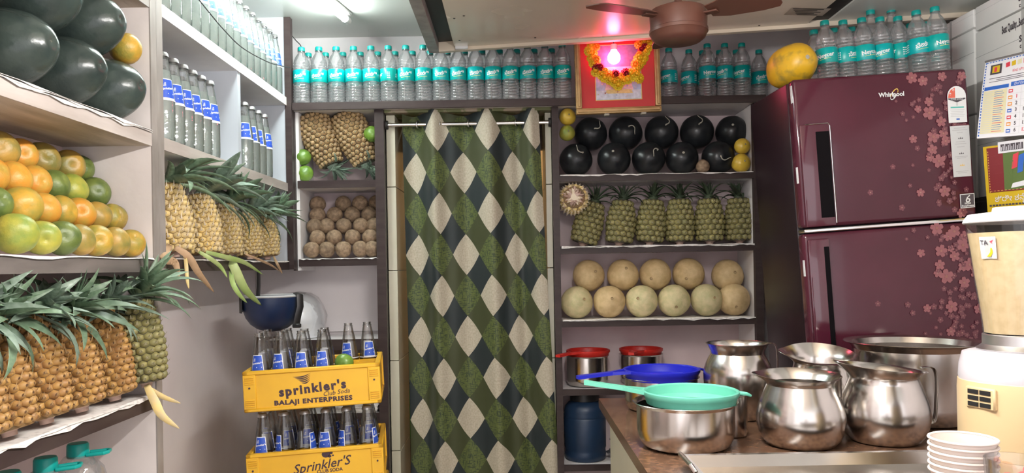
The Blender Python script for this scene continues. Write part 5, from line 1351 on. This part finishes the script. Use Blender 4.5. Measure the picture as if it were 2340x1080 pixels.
c = corners((2194, 476), (2227, 473), (2225, 441), (2192, 444)); q1, q2, q3 = quadf(c, -.003), quadf(c, -.0034), quadf(c, -.0038); sb = MB(); rect(sb, 0, 1, 0, 1, q1, 0); rect(sb, .05, .95, .05, .95, q2, 1)
put_text(sb, '6', q3, .75, 0, (.5, .38), bold=.01, shear=.2); put_text(sb, 'SENSE', q3, .16, 0, (.5, .27), bold=.03); put_text(sb, 'DeepFreeze', q3, .17, 0, (.5, .1), bold=.03)
obj('feature_badge', sb, [m_stick, m_calink], fd, label='small black square badge with a 6')
for x_ in (.05, .57):
    fl_ = MB(); w0 = MF @ Vector((x_, .2, FB)); fl_.tube([Vector((x_, .2, FB + .002)), MFi @ Vector((w0.x, w0.y, .301))], .018, 10); obj('foot', fl_, m_black, fr_)
t = thing('fridge_stand', 'white low stand under the refrigerator', 'stand'); obj('body', MB().rbox(1.04, 1.76, 2.62, 3.1, 0, .30, .006), m_card, t)
# things on the fridge
pc = Vector((.075, .17, .082)); rn_ = random.Random(2)
t = thing('papaya', 'ripe yellow and green papaya lying on the fridge top corner by the cabinet', 'fruit', M=MF @ TR(pc))
R = Vector((.14, -1, .06)).to_track_quat('Z', 'Y').to_matrix().to_4x4()
obj('skin', MB().ball((0, 0, 0), (.080, .080, .112), 32, 22, fn=lambda d: 1 + .022 * cos(5 * atan2(d.y, d.x)) * (1 - d.z ** 2) - .05 * exp(-(1 - d.z) / .012), M=R), m_pap, t, sharp=0)
obj('stalk_scar', MB().lathe([(0, .1085), (.007, .109), (.010, .1065), (.013, .104)], 10, M=R), m_stalk, t)
gf = 'water bottles on the fridge'
def fridge_x(px, y_, py=120):
    o_, q = MFi @ Vector((0, 0, EYE)), MFi @ P(px, py, 2.0); d = q - o_; return o_.x + d.x * (y_ - o_.y) / d.y
TB = [(1889, .22, 2.6, 1), (1931, .23, .6, 1), (1974, .215, -2.95, 1), (2016, .22, 2.6, 1), (2057, .225, 1.5, 1), (2100, .165, .0, 1), (2143, .135, -2.9, 1)]
for k, (px, y_, rz, s_) in enumerate(TB):
    place_wb(f'{ORD[k]} water bottle from the papaya in the front row on the fridge', MF @ TR((fridge_x(px, y_), y_, .0015)) @ RZ(rz), gf)
for k, (px, y_, s_) in enumerate([(1863, .335, 1), (1908, .33, 1), (1949, .33, 1), (1996, .33, 1.26), (2043, .335, 1.28), (2084, .33, 1), (2121, .32, 1)]):
    place_wb(f'{ORD[k]} water bottle from the papaya in the back row on the fridge', MF @ TR((fridge_x(px, y_), y_, .0015)) @ RZ(k * 1.1) @ Matrix.Diagonal((1, 1, s_, 1)), gf)

# ------------------------------------------------------------ cartons, calendar and poster on the right
CXF = 1.765
t = thing('cupboard', 'plain dark cupboard under the white cartons', 'cupboard', (0, 0, 0))
obj('body', MB().rbox(CXF - .01, 2.29, 2.57, 3.12, 0, 1.475, .006), m_dark, t); obj('door', MB().rbox(CXF - .025, CXF - .011, 2.59, 3.10, .05, 1.46, .003, 1), m_dark, t)
def carton(label, y0, y1, z0, z1, mark):
    t = thing('carton', label, 'carton', (CXF + .2, (y0 + y1) / 2, z0), group='white cartons stacked beside the fridge'); hy = (y1 - y0) / 2 - .003; h = z1 - z0 - .004
    obj('box', MB().rbox(-.2, .3, -hy, hy, 0, h, .004, 2), m_card, t)
    obj('tape', MB().box(-.2008, -.2, -hy * .06 + .03, hy * .06 + .03, 0, h).box(-.2006, -.2, -hy, hy, h * .72, h * .725), m_tape, t)
    if mark:
        f = lambda x, z_: (-.2012, -x, z_); tx = MB(); put_text(tx, 'Best Quality...Best', lambda x, z_: f(x * .52, z_), .036, 0, mark, align='LEFT', bold=.015)
        put_text(tx, 'S', lambda x, z_: f(x * .8, z_), .03, 0, ((mark[0] + .165) , mark[1] - .055), bold=.03); put_text(tx, 'c', lambda x, z_: f(x * .8, z_), .022, 0, (mark[0] + .165, mark[1] - .078), bold=.02)
        obj('print', tx, m_calink, t)['kind'] = 'stuff'
tq = PX(2290, 78, CXF)
CTOP = LOFT - .018
carton('upper far white carton under the loft board behind the fridge bottles', 2.875, 3.115, 2.125, CTOP, None)
carton('uppermost near white carton right under the loft board', 2.25, 2.87, 2.105, CTOP, None)
carton('middle far white carton beside the fridge top bottles', 2.875, 3.115, 1.80, 2.123, None)
carton('white carton printed Best Quality above the wall calendar', 2.25, 2.87, 1.755, 2.103, None)
carton('lower far white carton beside the fridge', 2.875, 3.115, 1.478, 1.798, None)
carton('lower near white carton behind the yellow poster', 2.25, 2.87, 1.478, 1.753, None)
tx = MB(); f = lambda x, z_: (-.2012, -x, z_)
root = [o for o in COL.objects if o.get('label') == 'white carton printed Best Quality above the wall calendar'][0]
lx, lz = -(tq.y - root.location.y), tq.z - root.location.z
put_text(tx, 'Best Quality...Best', lambda x, z_: f(lx + (x) * .42, lz + z_), .038, 0, (0, 0), align='LEFT', bold=.03)
for zz_ in (.085, -.055): put_text(tx, 'S', lambda x, z_: f(lx + .098 + x, lz + z_), .030, 0, (0, zz_), bold=.04); put_text(tx, 'c', lambda x, z_: f(lx + .098 + x, lz + z_), .022, 0, (0, zz_ - .022), bold=.03)
obj('print', tx, m_calink, root)['kind'] = 'stuff'
def quad3(BL, BR, TR_, TL, sag=0.0):
    BL, BR, TR_, TL = map(Vector, (BL, BR, TR_, TL)); N = (BR - BL).cross(TL - BL).normalized()
    if N.y > 0: N = -N
    return lambda h: (lambda u_, v_: BL * (1 - u_) * (1 - v_) + BR * u_ * (1 - v_) + TR_ * u_ * v_ + TL * (1 - u_) * v_ + N * (h + sag * sin(pi * v_)))
q = quad3(P(2232, 316, 2.60), P(2400, 304, 2.44), P(2410, 104, 2.46), P(2252, 142, 2.66), .004)
t = thing('calendar', 'white and blue wall calendar with large dates', 'calendar')
pg = MB().sheet([[q(0)(i / 6, j / 10) for i in range(7)] for j in range(11)], thick=.006); obj('pages', pg, m_calw, t)
pr = MB(); h1, h2, h3 = q(.0012), q(.0018), q(.0024)
def R4(u0, u1, v0, v1, h, m):
    n = max(1, int((v1 - v0) / .12))
    for i in range(n): rect(pr, u0, u1, v0 + (v1 - v0) * i / n, v0 + (v1 - v0) * (i + 1) / n, h, m)
for k in range(26): R4(.015, .032, .02 + .0375 * k, .02 + .0375 * k + .022, h1, 1)
for k in range(22): R4(.03 + .044 * k, .03 + .044 * k + .026, .965, .978, h1, 1)
R4(.10, .27, .80, .93, h1, 3); R4(.13, .24, .82, .91, h2, 6); R4(.16, .20, .83, .89, h3, 2)
for k in range(5): poly(pr, [(.33 + .085 * k, .86 + .004 * k), (.39 + .085 * k, .87 + .004 * k), (.385 + .085 * k, .93 + .004 * k), (.325 + .085 * k, .92 + .004 * k)], h1, [2, 6, 4, 2, 5][k])
put_text(pr, 'ಶುಭ ದಿನ', h1, .045, 2, (.52, .79)); R4(.1, .62, .745, .752, h1, 3); R4(.1, .64, .70, .706, h1, 3); R4(.2, .6, .72, .726, h1, 3)
R4(.04, .40, .60, .645, h1, 1); R4(.43, .72, .605, .66, h1, 1); put_text(pr, 'ಫೆಬ್ರವರಿ', h2, .045, 0, (.57, .617)); R4(.74, .97, .60, .66, h1, 5)
R4(.04, .38, .05, .59, h1, 4)
for k in range(20): R4(.05, .16 + .02 * (k % 3), .065 + .026 * k, .071 + .026 * k, h2, 7); R4(.20, .34 - .02 * (k % 2), .065 + .026 * k, .071 + .026 * k, h2, 1 if k % 4 else 2)
days = ['', '1', '2', '3', '4', '5', '6']; cols = {0: days, 1: ['7', '8', '9', '10', '11', '12', '13'], 2: [str(i) for i in range(14, 21)], 3: [str(i) for i in range(21, 28)]}
for r_ in range(7):
    v_ = .535 - .081 * r_; R4(.405, .465, v_ - .008, v_ + .035, h1, [2, 5, 5, 1, 2, 5, 1][r_]); R4(.415, .455, v_ + .004, v_ + .020, h2, 0)
    for c_ in range(4):
        u_ = .525 + .12 * c_
        if cols[c_][r_]: put_text(pr, cols[c_][r_], h1, .062, 2 if (r_ == 0 or cols[c_][r_] in ('13', '1')) else 3, (u_, v_), bold=.025)
        R4(u_ + .057, u_ + .060, v_ - .02, v_ + .06, h1, 7)
    R4(.40, .98, v_ - .024, v_ - .021, h1, 7)
obj('print', pr, [m_calw, m_calblue, m_calred, m_calink, m_calyel, m_calor, m_posty, m_stick2], t)['kind'] = 'stuff'
obj('binding', MB().tube([q(.002)(0, 1), q(.002)(1, 1)], .004, 8), m_tin, t)
q = quad3(P(2257, 486, 2.62), P(2410, 474, 2.40), P(2410, 314, 2.40), P(2246, 336, 2.62))
t = thing('poster', 'yellow and maroon picture calendar hanging under the wall calendar', 'poster')
obj('sheet', MB().sheet([[q(0)(i / 4, j / 4) for i in range(5)] for j in range(5)], thick=.003), m_posty, t)
pr = MB(); h1, h2, h3 = q(.003), q(.0038), q(.0046)
R4(.06, .98, .30, .97, h1, 0)
for k in range(16): R4(.08 + .056 * k, .11 + .056 * k, .315, .322, h2, 1); R4(.075, .085, .30 + .04 * k, .32 + .04 * k, h2, 1)
R4(.30, .95, .32, .95, h2, 2)
for (a, b, c_, d, m_) in [(.42, .50, .62, .86, 5), (.50, .58, .55, .84, 4), (.60, .68, .60, .88, 1), (.34, .42, .40, .75, 2), (.68, .80, .42, .60, 3), (.40, .60, .34, .44, 3)]: poly(pr, [(a, c_), (b, c_ + .02), (b + .03, d), (a + .03, d - .03)], h3, m_)
put_text(pr, 'ಶ್ರೀ ಶನೈಶ್ಚರಸ್ವಾಮಿ', h1, .115, 3, (.14, .155), align='LEFT', bold=.0)
for k in range(18): R4(.05 + .05 * k, .085 + .05 * k, .09, .115, h1, 6)
R4(.24, .62, .87, 1.04, q(.0056), 3); R4(.28, .6, .90, 1.0, q(.0062), 6)
for k in range(12): R4(.29 + .025 * k, .30 + .025 * k, .905, .96 + .02 * (k % 3), q(.0068), 3)
obj('print', pr, [m_postr, m_goldl, m_postg, m_calw, m_calblue, m_calred, m_calink], t)['kind'] = 'stuff'

# ------------------------------------------------------------ garlanded picture and its lamp
pb = P(1414, 259, 3.345)
MP = TR((pb.x, 3.345, pb.z)) @ Matrix.Rotation(-.020, 4, 'Y') @ Matrix.Rotation(.02, 4, 'X'); MPi = MP.inverted()
t = thing('framed_picture', 'gilt framed red picture with marigold garland above the black melons', 'picture', M=MP)
hw_, ph_, bw = .187, .375, .026
def fbar(x0, x1, z0, z1): return MB().rbox(x0, x1, -.016, .016, z0, z1, .005, 2).rbox(x0 + .006, x1 - .006, -.020, -.012, z0 + .006, z1 - .006, .003, 1)
obj('frame_rail', fbar(-hw_, hw_, 0, bw), m_gold, t); obj('frame_rail', fbar(-hw_, hw_, ph_ - bw, ph_), m_gold, t)
obj('frame_stile', fbar(-hw_, -hw_ + bw, bw, ph_ - bw), m_gold, t); obj('frame_stile', fbar(hw_ - bw, hw_, bw, ph_ - bw), m_gold, t)
obj('mount', MB().box(-hw_ + bw, hw_ - bw, -.004, .012, bw, ph_ - bw), m_mount, t)
x0, z0 = on_plane(MPi, 1361, 231); x1, z1 = on_plane(MPi, 1463, 100)
a = MB(); rect(a, x0, x1, z0, z1, lambda x, z_: (x, -.0048, z_), 0)
pic_cols = [(.33, .38, .52), (.50, .52, .60), (.62, .42, .42), (.60, .45, .18), (.16, .12, .24), (.35, .12, .10)]
pm = [mat('print_tone', c_, .5, c2=tuple(min(1, v_ * 1.35) for v_ in c_), scale=60) for c_ in pic_cols]
W_, H_ = x1 - x0, z1 - z0; y_ = -.0052
rr_ = random.Random(5); ar = MB(); fr0 = lambda x, z_: (x0 + .003 + x * (W_ - .006), -.0052, z0 + .003 + z_ * (H_ - .006)); fr1 = lambda x, z_: (x0 + x * W_, -.0056, z0 + z_ * H_)
rect(ar, 0, 1, 0, 1, fr0, 0); rect(ar, 0.02, .98, .60, .98, fr1, 4); rect(ar, .02, .98, .02, .18, fr1, 1)
poly(ar, [(.2, .18), (.82, .18), (.76, .34), (.26, .34)], fr1, 2); poly(ar, [(.22, .12), (.8, .12), (.78, .19), (.24, .19)], lambda x, z_: (x0 + x * W_, -.006, z0 + z_ * H_), 3)
for k in range(26): xx, zz_ = rr_.uniform(.04, .93), rr_.uniform(.03, .36); s_ = rr_.uniform(.012, .035); poly(ar, [(xx, zz_), (xx + s_, zz_ + .004), (xx + s_ * .8, zz_ + s_), (xx - .003, zz_ + s_ * .8)], lambda x, z_: (x0 + x * W_, -.0064, z0 + z_ * H_), rr_.randrange(6))
obj('slip', a, m_goldl, t); obj('painting', ar, pm, t)
for px in (1386, 1470): x, _ = on_plane(MPi, px, 260); obj('peg', MB().rbox(x - .011, x + .011, -.02, .012, -.010, -.0005, .002, 1), m_stalk, t)
def marigold(r, layers=3):
    mb = MB()
    for l in range(layers):
        n = 11 - 2 * l; rl = r * (1 - .24 * l)
        for k in range(n):
            a = 2 * pi * k / n + l * .4; d = Vector((cos(a), 0, sin(a))); s_ = Vector((-sin(a), 0, cos(a))); w = rl * .34
            y0, y1 = -.003 - .004 * l, -.006 - .007 * l
            mb.add([d * rl * .15 + Vector((0, y0, 0)), d * rl * .7 - s_ * w + Vector((0, y1, 0)), d * rl + Vector((0, y1 + .004 * (1 - l * .4), 0)) - s_ * w * .4, d * rl + Vector((0, y1 + .005, 0)) + s_ * w * .4, d * rl * .7 + s_ * w + Vector((0, y1 - .001, 0))], [(0, 1, 2, 3, 4)], 0)
    mb.ball((0, -.012, 0), (r * .3, .006, r * .3), 8, 6)
    return mb
fm = {k_: marigold(1.0 * .0165).mesh('flower', m_, 0) for k_, m_ in (('y', m_mari), ('o', m_mario), ('r', m_marir))}
MG = MP @ TR((0, -.024, 0))
gd = thing('garland', 'yellow marigold garland hung over the framed picture', 'garland', M=MG)
GP = [(1350, 103, 'y'), (1362, 108, 'o'), (1345, 118, 'y'), (1356, 124, 'y'), (1349, 134, 'y'), (1361, 139, 'o'), (1355, 146, 'y'), (1362, 154, 'r'), (1370, 156, 'r'), (1362, 166, 'y'), (1371, 172, 'y'), (1382, 165, 'y'), (1380, 178, 'y'), (1390, 172, 'o'), (1390, 184, 'y'), (1400, 178, 'o'), (1405, 171, 'r'), (1402, 189, 'y'), (1412, 195, 'y'), (1414, 183, 'y'), (1424, 186, 'y'), (1422, 174, 'o'), (1429, 168, 'r'),
      (1434, 182, 'y'), (1444, 178, 'y'), (1441, 168, 'y'), (1453, 173, 'y'), (1460, 179, 'y'), (1455, 158, 'y'), (1462, 150, 'y'), (1453, 146, 'o'), (1466, 140, 'y'), (1458, 136, 'y'), (1472, 132, 'y'), (1462, 125, 'o'), (1476, 121, 'y'), (1466, 113, 'r'), (1472, 106, 'r'), (1480, 112, 'y'), (1460, 103, 'o'), (1481, 98, 'y'), (1470, 95, 'y')]
Gi = MG.inverted(); pts = []
for k, (px, py, c_) in enumerate(GP):
    x, z_ = on_plane(Gi, px, py); pts.append(Vector((x, 0, z_)))
    obj('flower', fm[c_], parent=gd, M=TR((x, -.004 * (k % 3), z_)) @ Matrix.Rotation(k * 1.7, 4, 'Y') @ Matrix.Rotation(random.uniform(-.4, .4), 4, 'X') @ Matrix.Scale(random.uniform(1.05, 1.5), 4))
cs = [(1352, 100), (1352, 130), (1362, 160), (1385, 178), (1412, 188), (1440, 178), (1460, 150), (1470, 125), (1478, 95)]
obj('string', MB().tube([Vector((on_plane(Gi, *p_)[0], .003, on_plane(Gi, *p_)[1])) for p_ in cs], .002, 6), m_gleaf, gd)
lp = P(1403, 131, 3.292)
t = thing('red_bulb', 'glowing red lamp bulb in front of the garlanded picture', 'lamp', lp)
obj('glass', MB().lathe([(0, -.029), (.012, -.027), (.022, -.020), (.0275, -.008), (.0275, .004), (.022, .017), (.015, .025), (.0125, .032)], 24), m_bulb, t)
obj('socket', MB().lathe([(.0125, .031), (.0145, .032), (.0145, .055), (.010, .058), (0, .058)], 18), m_lid, t)
obj('cord', MB().tube([(0, 0, .057), (.0, .006, .075), (.002, .012, .12), (.01, .014, .20)], .0025, 6), m_wire, t)

# ------------------------------------------------------------ ceiling fan
FX, FY = P(1550, 40, 2.40).x, 2.40; zb = P(1550, 84, 2.33).z
t = thing('ceiling_fan', 'dark brown ceiling fan under the loft board', 'fan', (FX, FY, zb))
obj('motor_housing', MB().lathe([(0, 0), (.052, .001), (.070, .006), (.083, .016), (.0885, .030), (.0915, .032), (.0915, .042), (.0885, .044), (.090, .085), (.086, .103), (.06, .114), (.03, .118), (0, .118)], 44), m_fan, t)
obj('down_rod', MB().tube([(0, 0, .11), (0, 0, LOFT - zb - .04)], .012, 12), m_fan, t)
obj('canopy', MB().lathe([(.02, LOFT - zb - .055), (.045, LOFT - zb - .03), (.055, LOFT - zb - .001), (0, LOFT - zb - .0005)], 24), m_fan, t)
for k, a in enumerate((84, 204, 324)):
    a = radians(a); M = RZ(a)
    b = obj('blade', MB().sheet([[(.10, -.035, .086), (.10, .035, .074)], [(.15, -.052, .090), (.15, .052, .070)], [(.25, -.062, .092), (.25, .062, .068)], [(.30, -.058, .092), (.30, .058, .069)], [(.312, -.04, .090), (.312, .04, .072)]], thick=.003), m_fan, t, M=M, sharp=20)
    obj('blade_iron', MB().rbox(.06, .13, -.014, .014, .074, .080, .002, 1), m_fan, b)

# ------------------------------------------------------------ cables
def cable(label, pts, r=.0022):
    n = 40; out = []; pts = [Vector(p_) for p_ in pts]
    for i in range(n + 1):
        f = i / n * (len(pts) - 1); k = min(int(f), len(pts) - 2); u_ = f - k
        p0, p1, p2, p3 = pts[max(k - 1, 0)], pts[k], pts[k + 1], pts[min(k + 2, len(pts) - 1)]
        out.append(.5 * ((2 * p1) + (p2 - p0) * u_ + (2 * p0 - 5 * p1 + 4 * p2 - p3) * u_ ** 2 + (3 * p1 - p0 - 3 * p2 + p3) * u_ ** 3))
    return tag(obj('cable', MB().tube(out, r, 6), m_wire), label, 'cable')
cable('black cable sagging across the soda bottles on the highest shelf', [PX(px, py, -.968) for px, py in ((440, -18), (455, 0), (508, 64), (554, 109), (609, 140), (640, 150), (662, 154))])
cable('short black cable in the ceiling corner above the water bottles', [P(666, 80, 3.43), P(676, 92, 3.46), P(688, 106, 3.5), P(693, 130, 3.62)])
for o in list(COL.objects):
    if o.type == 'EMPTY' and not o.children and o.name not in ('x',): pass
